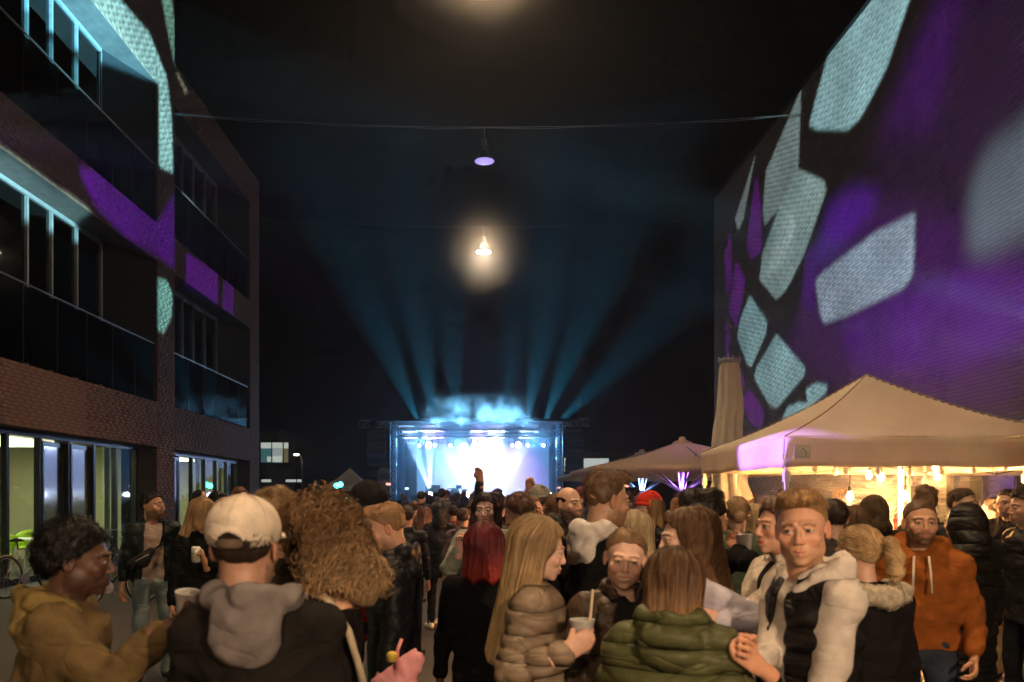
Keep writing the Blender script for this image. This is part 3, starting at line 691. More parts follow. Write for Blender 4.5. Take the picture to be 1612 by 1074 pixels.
# string lights
def string_lights(p0, p1, sag, n, lit, label, lc=(1,.43,.12)):
    t = thing('string_lights', label, 'string lights', p0)
    p0 = Vector(p0); p1 = Vector(p1); pts = [(p1-p0)*(i/20) + Vector((0,0,-sag*4*(i/20)*(1-i/20))) for i in range(21)]
    MB().tube(pts, .006, 5).build('cord', M_black, t)
    for i in range(n):
        u = (i+.5)/n; q = (p1-p0)*u + Vector((0,0,-sag*4*u*(1-u)))
        s = MB().lathe([(0,0),(.016,-.002),(.018,-.05),(.012,-.055)], q, 10).build('bulb_socket', M_black, t, True)
        prof = [(.013,-.05),(.02,-.07),(.031,-.1),(.03,-.122),(.018,-.14),(0,-.146)]
        on = i in lit
        MB().lathe(prof, q, 14).build('bulb', mat('bulb_lit', (1,1,1), .3, emis=(1,.5,.17), estr=60) if on else mat('bulb_unlit', (.5,.45,.38), .15, nscale=4, namt=.05), t, True)
        if on: light('POINT', 'bulb_light', q + Vector((0,0,-.2)), lit[i], lc, t, size=.05)
string_lights((3.1,8.6,2.16),(6.1,8.5,2.18), .12, 9, {}, 'string of unlit bulbs along the front edge of the tent')
string_lights((3.9,9.2,2.12),(5.5,9.3,2.2), .12, 4, {1: 110, 3: 100}, 'short string with two glowing bulbs under the tent')
# bulbs hung low on cords, as seen
def hung_bulb(px, py, Y, en, label):
    q = pt(px, py, Y); t = thing('hanging_bulb', label, 'light bulb', q)
    MB().tube([(0,0,.11),(0,0,2.35-q.z)], .005, 5).build('cord', M_black, t)
    MB().lathe([(0,.12),(.018,.115),(.02,.06),(.013,.055)], n=12).build('bulb_socket', M_black, t, True)
    MB().lathe([(.013,.06),(.024,.04),(.036,.005),(.034,-.02),(.02,-.04),(0,-.046)], n=16).build('bulb', MATS['bulb_lit'], t, True)
    light('POINT', 'bulb_light', (0,0,-.1), en, (1,.43,.12), t, size=.05)
hung_bulb(1338, 782, 9.0, 240, 'glowing bulb hanging low left of the tent middle pole')
hung_bulb(1425, 781, 9.0, 220, 'glowing bulb hanging low just right of the tent middle pole')
hung_bulb(1387, 752, 9.6, 170, 'glowing bulb hanging high between the two low bulbs')
hung_bulb(1476, 750, 9.6, 170, 'glowing bulb hanging high right of the tent middle pole')
mp = MB().box(-.022,.022,-.022,.022,0,2.3).box(-.09,.09,-.09,.09,0,.015).build('tent_prop_pole', M_pole); mp.location = pt(1418, 780, 9.8); mp.location.z = 0
tag(mp, 'white upright pole in the middle of the tent front view', 'pole')
# serving counter with cups and a serving jug in the tent
ct = thing('serving_counter', 'wooden serving counter under the canopy tent behind the crowd', 'counter', (4.9, 10.3, 0))
M_wood = mat('counter_wood', (.3,.19,.1), .6, nscale=3, namt=.3, stretch=(1,8,8), bump=.2)
MB().box(-1.3,1.3,-.3,.3,1.0,1.05).build('top', M_wood, ct)
for k in range(13): MB().box(-1.28+k*.198, -1.28+k*.198+.185, -.26,-.24,.05,.998).build('plank', M_wood, ct)
for x_, lab_ in ((-.9,'leftmost'),(-.75,'second from the left'),(-.6,'third from the left'),(.2,'middle'),(.34,'third from the right'),(.5,'second from the right'),(.9,'rightmost')):
    c = MB().lathe([(0,0),(.028,0),(.038,.11),(.035,.11),(.026,.005)], n=14).build('paper_cup', mat('paper_cup', (.7,.6,.45), .6, nscale=8, namt=.1), None, True); c.location = (4.9+x_, 10.15, 1.05)
    tag(c, 'paper cup on the tent serving counter, %s of seven' % lab_, 'cup', 'paper cups on the serving counter')

# ---------------------------------------------------------------- parasols
M_par = mat('beige_parasol_cloth', (.42,.34,.25), .8, nscale=2, namt=.08, bump=.3, bscale=7)
M_pw = mat('parasol_pole', (.35,.33,.36), .4, metal=.6, nscale=10, namt=.2)
def parasol(cx, cy, half, zr, za, label, postmat=None):
    t = thing('parasol', label, 'parasol', (cx, cy, 0))
    n = 16
    for s in range(4):         # four cloth panels
        a0 = R(45 + 90*s); vs = []; q = []
        c0 = Vector((math.cos(a0)*1.4142*half, math.sin(a0)*1.4142*half, zr)); a1 = a0 + R(90)
        c1 = Vector((math.cos(a1)*1.4142*half, math.sin(a1)*1.4142*half, zr)); ap = Vector((0,0,za))
        for j in range(n+1):
            for i in range(n+1):
                u = j/n; e = c0.lerp(c1, i/n); p = ap.lerp(e, u); p.z -= .10*math.sin(math.pi*u)*(.55+.45*math.sin(math.pi*i/n)) - .0; vs.append(p)
        vs2 = [tuple(v) for v in vs]
        for i in range(n+1): e = c0.lerp(c1, i/n); vs2.append((e.x*1.003, e.y*1.003, zr-.16+.008*math.sin(i*2.2)))
        q = [(j*(n+1)+i, j*(n+1)+i+1, (j+1)*(n+1)+i+1, (j+1)*(n+1)+i) for j in range(n+1) for i in range(n)]
        o = mesh_np('cloth_panel', vs2, q, M_par, t); o.modifiers.new('thickness', 'SOLIDIFY').thickness = .004
    MB().lathe([(0,.1),(.07,.09),(.09,.02),(.22,-.03),(.23,-.06)], (0,0,za), 16).build('finial', M_par, t, True)
    MB().tube([(0,0,0),(0,0,za)], .045, 10).build('pole', M_pw, t)
    MB().box(-.5,.5,-.5,.5,0,.1).build('base', M_black, t)
    MB().lathe([(0,.06),(.1,.06),(.1,-.06),(0,-.06)], (0,0,1.75), 12).build('hub', M_pw, t)
    for k in range(8):
        a = R(45*k); l_ = half*(1.4142 if k % 2 else 1.0)
        MB().tube([(0,0,1.76),(math.cos(a)*l_*.52, math.sin(a)*l_*.52, zr+(za-zr)*.45)], .017, 5).build('strut', M_pw, t)
        MB().tube([(0,0,za-.06),(math.cos(a)*l_*.98, math.sin(a)*l_*.98, zr-.01)], .015, 5).build('rib', M_pw, t)
    return t
parasol(4.8, 19.0, 2.4, 2.33, 3.0, 'large square beige parasol nearest the canopy tent, open')
parasol(4.95, 24.5, 2.35, 2.33, 3.02, 'square beige parasol half hidden behind the nearer open parasol')
light('POINT', 'parasol_post_light', (4.8, 18.85, 2.0), 18, (.45,.2,1), bpy.data.objects.get('__') , size=.08)
light('POINT', 'parasol_post_light', (4.95, 24.3, 2.0), 22, (.2,.4,1), None, size=.08)
for (x_, y_, c_) in ((4.8,19.0,(.45,.15,1)),(4.95,24.5,(.25,.5,1))):
    m_ = MB()
    for q in range(3): m_.tube([(x_-.06+q*.05, y_-.07, 1.85),(x_-.13+q*.13, y_-.15, 2.3)], .014, 6)
    tag(m_.build('post_light_tube', mat('post_tube_%d' % int(x_*10), (1,1,1), .4, emis=c_, estr=5)), 'short glowing %s light tubes strapped to the %s parasol pole' % (('violet','nearer') if x_ < 4.9 else ('blue','farther')), 'light')
# closed tall parasol
cp = thing('closed_parasol', 'tall folded beige parasol standing upright behind the canopy tent corner', 'parasol', (3.75, 12.1, 0))
vs = []; n1, n2 = 44, 60
for j in range(n1+1):
    v = j/n1; z = 1.62 + (3.70-1.62)*v
    rb_ = .30*(1-v)**.7*.45 + .13 + (.10*max(0,(.12-v)/.12))
    for i in range(n2):
        th = 2*math.pi*i/n2; f_ = 1 + (.20*(1-v*.4))*math.sin(8*th + 1.2*math.sin(v*5)) + .05*math.sin(19*th+v*9)
        r_ = rb_*f_*(.93+.07*math.sin(v*11+th)); vs.append((r_*math.cos(th)+.03*v, r_*math.sin(th), z + (.05*math.sin(8*th) if j == 0 else 0)))
q = [(j*n2+i, j*n2+(i+1) % n2, (j+1)*n2+(i+1) % n2, (j+1)*n2+i) for j in range(n1) for i in range(n2)]
mesh_np('folded_cloth', vs, q, M_tent, cp)
MB().tube([(0,0,0),(.03,0,3.85)], .035, 10).build('pole', M_pw, cp)
m_ = MB().lathe([(.15,0),(.17,.02),(.17,.05),(.15,.06)], (.03,0,3.71), 18)
m_.build('crown_ring', M_alu, cp, True)
for k in range(8): MB().tube([(.03,0,3.76),(.03+.16*math.cos(k*.785),.16*math.sin(k*.785),3.72),(.03+.17*math.cos(k*.785),.17*math.sin(k*.785),3.80)], .012, 5).build('rib_end', M_alu, cp)
MB().lathe([(.0,0),(.3,0),(.3,.12),(0,.12)], n=20).build('base', M_black, cp)

# ---------------------------------------------------------------- far left background
fb = thing('low_shop_building', 'dark low building with pale lit office windows beyond the brick building corner', 'building', (-22, 62, 0))
MB().box(-8, 6.2, 0, 6, 0, 6.6).build('wall', mat('far_dark_wall', (.06,.05,.05), .85, nscale=1.5, namt=.3), fb)
MB().box(-8.2, 6.4, -.2, 6.2, 6.6, 6.8).build('roof', M_black, fb)
M_fw1 = mat('far_blind_glow', (1,1,1), .5, emis=(.75,.85,.75), estr=.42); M_fw2 = mat('far_window_blue', (.3,.4,.45), .5, emis=(.04,.14,.16), estr=.5); M_fw3 = mat('far_window_amber', (.4,.35,.2), .5, emis=(.25,.2,.08), estr=.3); M_fw4 = mat('far_paper_glow', (1,1,1), .5, emis=(.5,.6,.6), estr=.35)
def fpt(px, py): p = pt(px, py, 62); return p.x+22, p.z
for (a, b, t_, u_, m1, m2) in ((411,427,697,706,M_fw1,M_fw2),(429,445,697,706,M_fw1,M_fw4),(447,454,697,706,M_fw1,M_fw3)):
    x0_, z1_ = fpt(a, t_); x1_, zm = fpt(b, u_); _, z0_ = fpt(a, 728)
    wf = MB().box(x0_-.06, x1_+.06, -.03, -.003, z0_-.06, z0_).box(x0_-.06, x1_+.06, -.03, -.003, z1_, z1_+.06).build('window', M_metal, fb)
    MB().box(x0_, x1_, -.06, -.033, zm, z1_).build('blind', m1, wf); MB().box(x0_, x1_, -.06, -.033, z0_, zm-.02).build('pane', m2, wf)
for k, px in enumerate((421,430,437)):
    x0_, z1_ = fpt(px, 719); x1_, z0_ = fpt(px+6, 727); MB().box(x0_, x1_, -.08, -.065, z0_, z1_).build('paper_notice', M_fw1, fb)
for (a, b) in ((412,427),(450,466),(468,477)):
    x0_, z1_ = fpt(a, 755); x1_, z0_ = fpt(b, 759); MB().box(x0_, x1_, -.06, -.003, z0_, z1_).build('strip_window', M_fw1, fb)
sl = thing('far_street_lamp', 'small warm street lamp on a dark post beyond the brick building', 'street lamp', pt(476, 780, 55) * 1.0); sl.location.z = 0
z_ = pt(476, 716, 55).z
MB().tube([(0,0,0),(0,0,z_-.5),(-.1,0,z_-.1),(-.5,0,z_+.05)], [.07,.05,.04,.03], 8).build('post', M_metal, sl)
MB().lathe([(0,-.06),(.14,-.05),(.2,.03),(.0,.08)], (-.4,0,z_), 12).build('head', mat('far_lamp_glow', (1,1,1), .4, emis=(1,.8,.45), estr=9), sl, True)
light('POINT', 'far_lamp_light', (-.3,-.5,z_-.3), 60, (1,.8,.5), sl, size=.1)
# pale green market canopy and sign board beside the stage
gc = canopy('market_canopy', 'pale green canopy roof left of the stage', 'tent', pt(518,780,36).x, pt(582,780,36).x, 35.2, 37, 1.9, 2.15, 2.95, 9, braces=False)
sb = MB().box(-.36,.36,-.03,.03,1.0,2.9).lathe([(0,-.03),(.36,-.03),(.36,.03),(0,.03)], (0,0,2.9), 20, 'y').box(-.03,.03,-.03,.03,0,1.0).build('sign_board', mat('sign_board_grey', (.35,.3,.28), .7, nscale=4, namt=.15)); sb.location = (pt(604,780,44).x, 44, 0)
tag(sb, 'grey sign board with rounded top beside the left stage tower', 'sign')
for (px, py, Y, c_, es, lab) in ((547,790,9.5,(.12,.6,1),40,'round blue stage light shining between the heads'),(530,765,34,(.05,.8,.6),14,'small green light on the edge of the market canopy'),(536,763,34,(.05,.8,.6),10,'second small green light beside the canopy edge')):
    p = pt(px, py, Y); k = Y/34
    t = thing('spot_light_fixture', lab, 'light', p)
    MB().lathe([(0,.12),(.10*k,.11),(.13*k+.02,-.02),(.12*k,-.03)], (0,0,0), 14, 'y').build('housing', M_metal, t, True)
    MB().lathe([(0,-.035),(.10*k+.018,-.03)], (0,0,0), 14, 'y').build('lens', mat('fixture_'+str(px), (1,1,1), .4, emis=c_, estr=es), t, True)
    MB().tube([(0,.05,-.05),(0,.05,-p.z)], .02, 5).build('stand', M_metal, t)
# right-hand far building with lit openings behind the parasols
fr = thing('far_lit_building', 'dark far building with two white lit openings right of the stage', 'building', (0, 60, 0))
x0_, x1_ = pt(878,780,60).x, pt(1125,780,60).x
MB().box(x0_-.5, x1_, 0, 5, 0, 4.9).build('wall', MATS['far_dark_wall'], fr)
MB().box(x0_-.7, x1_, -.2, 5.2, 4.9, 5.1).build('roof', M_black, fr)
for (a,b,c,d,e) in ((881,894,721,752,1.1),(919,958,722,745,.45)):
    p = pt(a,c,60); q = pt(b,d,60)
    MB().box(p.x, q.x, -.06, -.003, q.z, p.z).build('lit_opening', mat('opening_glow_%d' % a, (1,1,1), .6, emis=(.75,.85,.8), estr=e), fr)

# scattering box added under the canopy so the bulbs get a glow
sm2 = MB().box(3.2, 6.0, 8.3, 10.8, 1.05, 2.22).build('bulb_glow_haze', haze_mat('bulb_glow_haze', .02, .6), None); tag(sm2, kind='stuff')
# bulb string added behind the camera to light the near faces
string_lights((-3.4,-1.0,2.8),(3.8,-1.3,2.9), .25, 9, {1: 6, 3: 130, 6: 420}, 'added string of bulbs behind the camera that lights the near crowd', (1,.70,.44))

for x_ in (-2.6, -1.2, .2, 1.4, 2.6): light('SPOT', 'roof_smoke_fill', (x_, SY-.75, 5.75), 2300, (.2,.6,.95), None, .6, spot=120, blend=1, target=(x_, SY-.5, 12))  # uplights added to brighten the smoke over the roof
for x_ in (-3.6, -1.4, 1.0, 3.4): light('POINT', 'truss_fill', (x_, SY+.9, 5.0), 300, (.15,.5,1.0), None, .2)  # fill lights added to brighten the front truss and the smoke
# ---------------------------------------------------------------- implicit surfaces (for bodies, hair, clothes)
f32 = np.float32
class Field:
    def __init__(s, lo, hi, h):
        s.lo = np.array(lo, f32); s.h = h; s.n = np.maximum(4, np.ceil((np.array(hi)-np.array(lo))/h).astype(int)+1)
        s.ax = [s.lo[i] + h*np.arange(s.n[i], dtype=f32) for i in range(3)]
        s.D = np.full(tuple(s.n), .25, f32)
    def sub(s, lo, hi, m):
        sl = []
        for i in range(3):
            a = int(np.floor((lo[i]-m-s.lo[i])/s.h)); b = int(np.ceil((hi[i]+m-s.lo[i])/s.h))+1
            a = max(0, min(s.n[i], a)); b = max(0, min(s.n[i], b))
            if b <= a: return None
            sl.append(slice(a, b))
        sl = tuple(sl)
        X = s.ax[0][sl[0]][:, None, None]; Y = s.ax[1][sl[1]][None, :, None]; Z = s.ax[2][sl[2]][None, None, :]
        return sl, X, Y, Z
    def op(s, lo, hi, fn, k=.01, mode='u'):
        r = s.sub(lo, hi, (k + 2.5*s.h) if mode == 'u' else (k+s.h))
        if r is None: return s
        sl, X, Y, Z = r; d = fn(X, Y, Z); a = s.D[sl]
        if mode == 'u':
            h = np.maximum(k-np.abs(a-d), 0)/k; s.D[sl] = np.minimum(a, d) - h*h*k*.25
        elif mode == 's':
            d = -d; h = np.maximum(k-np.abs(a-d), 0)/k; s.D[sl] = np.maximum(a, d) + h*h*k*.25
        return s
    def clip(s, fn):       # intersect everywhere
        X, Y, Z = s.ax[0][:, None, None], s.ax[1][None, :, None], s.ax[2][None, None, :]
        s.D = np.maximum(s.D, fn(X, Y, Z).astype(f32)); return s
    def ell(s, c, r, k=.01, mode='u', rot=None):
        c = np.array(c, f32); r = np.array(r, f32); m = float(r.max()) if rot is not None else None
        def fn(X, Y, Z):
            x, y, z = X-c[0], Y-c[1], Z-c[2]
            if rot is not None:
                Rm = rot
                x, y, z = (Rm[0][0]*x+Rm[1][0]*y+Rm[2][0]*z, Rm[0][1]*x+Rm[1][1]*y+Rm[2][1]*z, Rm[0][2]*x+Rm[1][2]*y+Rm[2][2]*z)
            k0 = np.sqrt((x/r[0])**2+(y/r[1])**2+(z/r[2])**2)
            k1 = np.sqrt((x/r[0]**2)**2+(y/r[1]**2)**2+(z/r[2]**2)**2)
            return k0*(k0-1)/np.maximum(k1, 1e-6)
        e = np.array([m]*3) if m else r
        return s.op(c-e, c+e, fn, k, mode)
    def cap(s, a, b, ra, rb=None, k=.01, mode='u', flat=(1, 1, 1), quilt=None, noise=None):
        rb = ra if rb is None else rb; a = np.array(a, f32); b = np.array(b, f32); fl = np.array(flat, f32)
        R_ = max(ra, rb)/fl.min() + (quilt[1] if quilt else 0)
        ba = (b-a)*fl; L2 = float((ba*ba).sum())+1e-9; Lr = float(np.linalg.norm(b-a)); mf = float(fl.max())
        def fn(X, Y, Z):
            x, y, z = (X-a[0])*fl[0], (Y-a[1])*fl[1], (Z-a[2])*fl[2]
            t = np.clip((x*ba[0]+y*ba[1]+z*ba[2])/L2, 0, 1)
            r = ra + (rb-ra)*t
            if quilt: r = r + quilt[1]*(np.abs(np.sin(np.pi*t*Lr/quilt[0]))**.45-.7)
            return (np.sqrt((x-ba[0]*t)**2+(y-ba[1]*t)**2+(z-ba[2]*t)**2)-r)/(mf**.5)
        return s.op(np.minimum(a, b)-R_, np.maximum(a, b)+R_, fn, k, mode)
    def chain(s, pts, rs, **kw):
        for i in range(len(pts)-1): s.cap(pts[i], pts[i+1], rs[i], rs[i+1], **kw)
        return s
    def wave(s, amp, fr, ph=0, mask=None):
        X, Y, Z = s.ax[0][:, None, None], s.ax[1][None, :, None], s.ax[2][None, None, :]
        fx, fy, fz = fr
        w = np.sin(fx*X + 1.7*np.sin(fy*.45*Y+fz*.3*Z+ph) + ph) * np.sin(fy*Y + 1.5*np.sin(fx*.4*X+fz*.35*Z+ph*2)) + np.sin(fz*Z + 2.2*np.sin(fx*.5*X+ph) + 1.8*np.sin(fy*.5*Y-ph)+ph*3)
        w = amp*.6*w
        if mask is not None: w = w*mask(X, Y, Z)
        s.D = (s.D + w).astype(f32); return s
    def net(s):
        D = s.D; B = D < 0; nx, ny, nz = B.shape
        c = B[:-1,:-1,:-1].astype(np.int8)
        for i, j, k in ((1,0,0),(0,1,0),(0,0,1),(1,1,0),(1,0,1),(0,1,1),(1,1,1)):
            c = c + B[i:nx-1+i, j:ny-1+j, k:nz-1+k]
        act = (c > 0) & (c < 8); I, J, K = np.nonzero(act)
        idx = np.full(act.shape, -1, np.int32); idx[I, J, K] = np.arange(len(I))
        cn = [(0,0,0),(1,0,0),(0,1,0),(1,1,0),(0,0,1),(1,0,1),(0,1,1),(1,1,1)]
        v = np.stack([D[I+a, J+b, K+c_] for a, b, c_ in cn], 1)
        P = np.zeros((len(I), 3), f32); cnt = np.zeros(len(I), f32)
        for e0, e1 in ((0,1),(2,3),(4,5),(6,7),(0,2),(1,3),(4,6),(5,7),(0,4),(1,5),(2,6),(3,7)):
            a, b = v[:, e0], v[:, e1]; m = (a < 0) != (b < 0); t = np.where(m, a/np.where(m, a-b, 1), 0)
            p0 = np.array(cn[e0], f32); p1 = np.array(cn[e1], f32)
            P += np.where(m[:, None], p0 + (p1-p0)*t[:, None], 0); cnt += m
        P /= cnt[:, None]; P += np.stack([I, J, K], 1); P = P*s.h + s.lo
        Q = []
        for axis in range(3):
            o = [0, 0, 0]; o[axis] = 1
            A = B[:nx-o[0], :ny-o[1], :nz-o[2]]; C = B[o[0]:, o[1]:, o[2]:]
            e = A != C
            i, j, k = np.nonzero(e)
            u, w = [q for q in range(3) if q != axis]
            ijk = [i, j, k]; lim = act.shape
            ok = (ijk[u] >= 1) & (ijk[w] >= 1) & (ijk[u] < lim[u]) & (ijk[w] < lim[w]) & (ijk[axis] < lim[axis])
            i, j, k = i[ok], j[ok], k[ok]; ijk = [i, j, k]
            def at(du, dw):
                q = [i.copy(), j.copy(), k.copy()]; q[u] = q[u]-du; q[w] = q[w]-dw; return idx[q[0], q[1], q[2]]
            q = np.stack([at(1,1), at(0,1), at(0,0), at(1,0)], 1)
            inside = A[i, j, k]; flip = inside if axis != 1 else ~inside
            q[~flip] = q[~flip][:, ::-1]; Q.append(q)
        Q = np.concatenate(Q) if Q else np.zeros((0, 4), int)
        Q = Q[(Q >= 0).all(1)]
        return P, Q
    def sample(s, P):
        g = (P-s.lo)/s.h; g0 = np.clip(np.floor(g).astype(int), 0, s.n-2); f = np.clip(g-g0, 0, 1)
        r = 0
        for a in (0, 1):
            for b in (0, 1):
                for c in (0, 1):
                    w = (f[:, 0] if a else 1-f[:, 0])*(f[:, 1] if b else 1-f[:, 1])*(f[:, 2] if c else 1-f[:, 2])
                    r = r + w*s.D[g0[:, 0]+a, g0[:, 1]+b, g0[:, 2]+c]
        return r
    def grad(s, P):
        e = s.h; g = np.stack([s.sample(P+np.eye(3, dtype=f32)[i]*e)-s.sample(P-np.eye(3, dtype=f32)[i]*e) for i in range(3)], 1)
        return g/np.maximum(np.linalg.norm(g, axis=1, keepdims=True), 1e-6)

def rotm(yaw, pitch=0, roll=0):
    return np.array((Matrix.Rotation(R(yaw), 3, 'Z') @ Matrix.Rotation(R(pitch), 3, 'X') @ Matrix.Rotation(R(roll), 3, 'Y')), f32)

def smoothstep(a, b, x):
    t = np.clip((x-a)/(b-a), 0, 1); return t*t*(3-2*t)

# ---------------------------------------------------------------- head (face looks to -y, centre at eye height)
def head_field(h, sp):
    fem = sp.get('fem', 0); F = Field((-.11,-.14,-.24), (.11,.14,.13), h); jaw = 1-.1*fem
    F.ell((0,.018,.032), (.076,.094,.083)); F.ell((0,-.020,-.02), (.063,.07,.092), .02)
    F.ell((0,-.034,-.066), (.050*jaw,.050,.042), .02); F.ell((0,-.070,-.099), (.019*jaw+.002,.016,.014), .02)
    for s in (-1, 1):
        F.ell((s*.049*jaw,-.004,-.06), (.018,.026,.03), .02)
        F.ell((s*.042,-.062,-.026), (.022,.02,.02), .018)
        F.cap((s*.012,-.0865,.021), (s*.046,-.071,.022), .0075+.002*(1-fem), .007, .012)
    for s in (-1, 1): F.ell((s*.0315,-.0925,.003), (.0165,.013,.0115), .008, 's')
    nf = 1-.16*fem; F.cap((0,-.086,.010), (0,-.086-.020*nf,-.030), .0065*nf, .0098*nf, .010); F.ell((0,-.086-.017*nf,-.036), (.011*nf,.010*nf,.007), .006)
    for s in (-1, 1):
        F.ell((s*.0125*nf,-.0955+.002*fem,-.037), (.0068*nf,.0095,.0065*nf), .006)
        F.ell((s*.0062,-.102,-.0435), (.0035,.005,.0025), .003, 's')
    sm = sp.get('smile', 0); open_ = sp.get('open', 0)
    w = .021 + .007*sm; zc = .006*sm
    F.ell((0,-.079,-.066), (.030,.016,.020), .012)
    F.chain([(-w,-.083,-.066+zc), (-.006,-.0945,-.0625), (0,-.0945,-.0635), (.006,-.0945,-.0625), (w,-.083,-.066+zc)], [.002,.0048,.0046,.0048,.002], k=.004)
    F.chain([(-w,-.083,-.068+zc), (0,-.0925,-.0745-.004*open_), (w,-.083,-.068+zc)], [.002,.0062,.002], k=.004)
    F.chain([(-w,-.087,-.0665+zc), (0,-.098,-.0685-.002*open_), (w,-.087,-.0665+zc)], [.0012,.0016+.003*open_,.0012], k=.002, mode='s')
    if sm: 
        for s in (-1, 1): F.ell((s*.040,-.073,-.036), (.015,.012,.014), .014)
    for s in (-1, 1):
        F.ell((s*.0315,-.0775,.001), (.0128,.0128,.0122), .0015)      # eyeball
        F.cap((s*.020,-.0895,.0078), (s*.0435,-.082,.0068), .0036, .0034, .004)   # upper lid
        F.cap((s*.022,-.088,-.0085), (s*.041,-.083,-.0075), .0024, .0024, .004)
        rm = rotm(s*-18)
        F.ell((s*.079,.014,-.006), (.007,.018,.031), .008, rot=rm); F.ell((s*.083,.008,-.003), (.005,.009,.017), .006, 's', rot=rm)
    nr = sp.get('neck', .056-.010*fem)
    F.cap((0,.022,-.05), (0,.040,-.23), nr, nr*1.06, .025, flat=(1,.95,1))
    if not fem: F.ell((0,-.020,-.14), (.010,.010,.014), .015)
    return F

def head_color(P, sp):
    skin = np.array(sp.get('skin', (.62,.36,.25)), f32); x, y, z = P[:, 0], P[:, 1], P[:, 2]
    rs = np.random.RandomState(int(sp.get('seed', 1)))
    c = np.tile(skin, (len(P), 1)).astype(f32)
    c *= (1 + .05*np.sin(60*x+3)*np.sin(50*z+1)*np.sin(70*y))[:, None]
    def blend(m, col_): 
        nonlocal c; c = c*(1-m[:, None]) + np.array(col_, f32)*m[:, None]
    warm = skin*np.array((1.08,.78,.74), f32)
    for s in (-1, 1): blend(.55*np.exp(-(((x-s*.044)/.02)**2+((z+.034)/.02)**2))*(y < -.02), warm)
    blend(.5*np.exp(-((x/.014)**2+((z+.036)/.012)**2))*(y < -.09), warm)
    blend(.6*(np.abs(x) > .073)*(np.abs(z) < .04), warm)
    beard = sp.get('beard', 0)
    if beard:
        bc = np.array(sp.get('beardcol', sp.get('haircol', (.05,.03,.02))), f32)
        n_ = .5+.5*np.sin(310*x+90*y)*np.sin(270*z+60*x)
        low = smoothstep(-.030, -.052, z + .35*np.maximum(0, .035-np.abs(x))*0)*(y < .03)
        side = np.maximum(smoothstep(.050,.062,np.abs(x)), smoothstep(-.045,-.055,z))
        must = np.exp(-(((z+.054)/.0065)**2))*(np.abs(x) < .028)*(y < -.07)
        lips = np.exp(-(((z+.067)/.009)**2+(x/.022)**2))*(y < -.08)
        cheek = 1-np.exp(-(((np.abs(x)-.03)/.022)**2+((z+.035)/.018)**2))*(y < -.03)
        m = np.clip(np.maximum(low*side*cheek, must), 0, 1)*(1-.95*lips)*(z > -.135)
        blend(m*beard*(.65+.35*n_), bc)
    sm = sp.get('smile', 0); w = .022+.007*sm
    lip = smoothstep(1.15, .75, np.sqrt((x/w)**2+((z+.0675-.25*sm*x*x/.03)/.0098)**2))*(y < -.078)
    blend(lip*(.9 if sp.get('fem') else .38), sp.get('lip', skin*np.array((.95,.48,.45))))
    if sp.get('teeth'):
        t = smoothstep(1.1,.7,np.sqrt((x/(w*.85))**2+((z+.0675-.006*(x/w)**2)/.0052)**2))*(y < -.08); blend(t, (.75,.7,.62))
    else:
        blend(.8*smoothstep(1.1,.6,np.sqrt((x/w)**2+((z+.0672-.006*sm*(x/w)**2)/.0022)**2))*(y < -.078), skin*np.array((.35,.14,.13)))
    hc = np.array(sp.get('browcol', sp.get('haircol', (.06,.035,.02))), f32)
    for s in (-1, 1):
        ax = s*x; zb = .0205 + .10*(ax-.014)*(ax < .036) - .30*np.maximum(0, ax-.036)
        br = smoothstep(.0062-.0022*sp.get('fem',0),.0028-.0012*sp.get('fem',0),np.abs(z-zb))*smoothstep(.010,.015,ax)*smoothstep(.052,.044,ax)*(y < -.05); blend(.9*br, hc*.6)
        q = np.sqrt(((x-s*.0315)/.0125)**2+((z-.0)/(.0058-.0012*sm))**2); ey = (q < 1)*(y < -.074)
        blend(ey.astype(f32), (.46,.42,.39))
        look = sp.get('look', 0); qi = np.sqrt((x-s*.0315-look*.004)**2+(z-.0012)**2)
        blend((ey*(qi < .0068)).astype(f32), sp.get('iris', (.05,.035,.02))); blend((ey*(qi < .0028)).astype(f32), (.005,.005,.005))
        edge = np.exp(-((q-1.08)/.16)**2)*(y < -.07); blend(edge*(.75 if sp.get('fem') else .45), (.03,.018,.012))
    return c

# ---------------------------------------------------------------- hair
def above_plane(F, z0=.07, y0=-.078, slope=.85, amp=.004, ph=0):
    n = np.array((slope, 1.0)); n /= np.linalg.norm(n)
    def fn(X, Y, Z): return -((Y-y0)*n[0] + (Z-z0)*n[1]) + amp*np.sin(40*X+ph)*np.sin(31*Z+ph) - .0*X
    F.clip(fn)

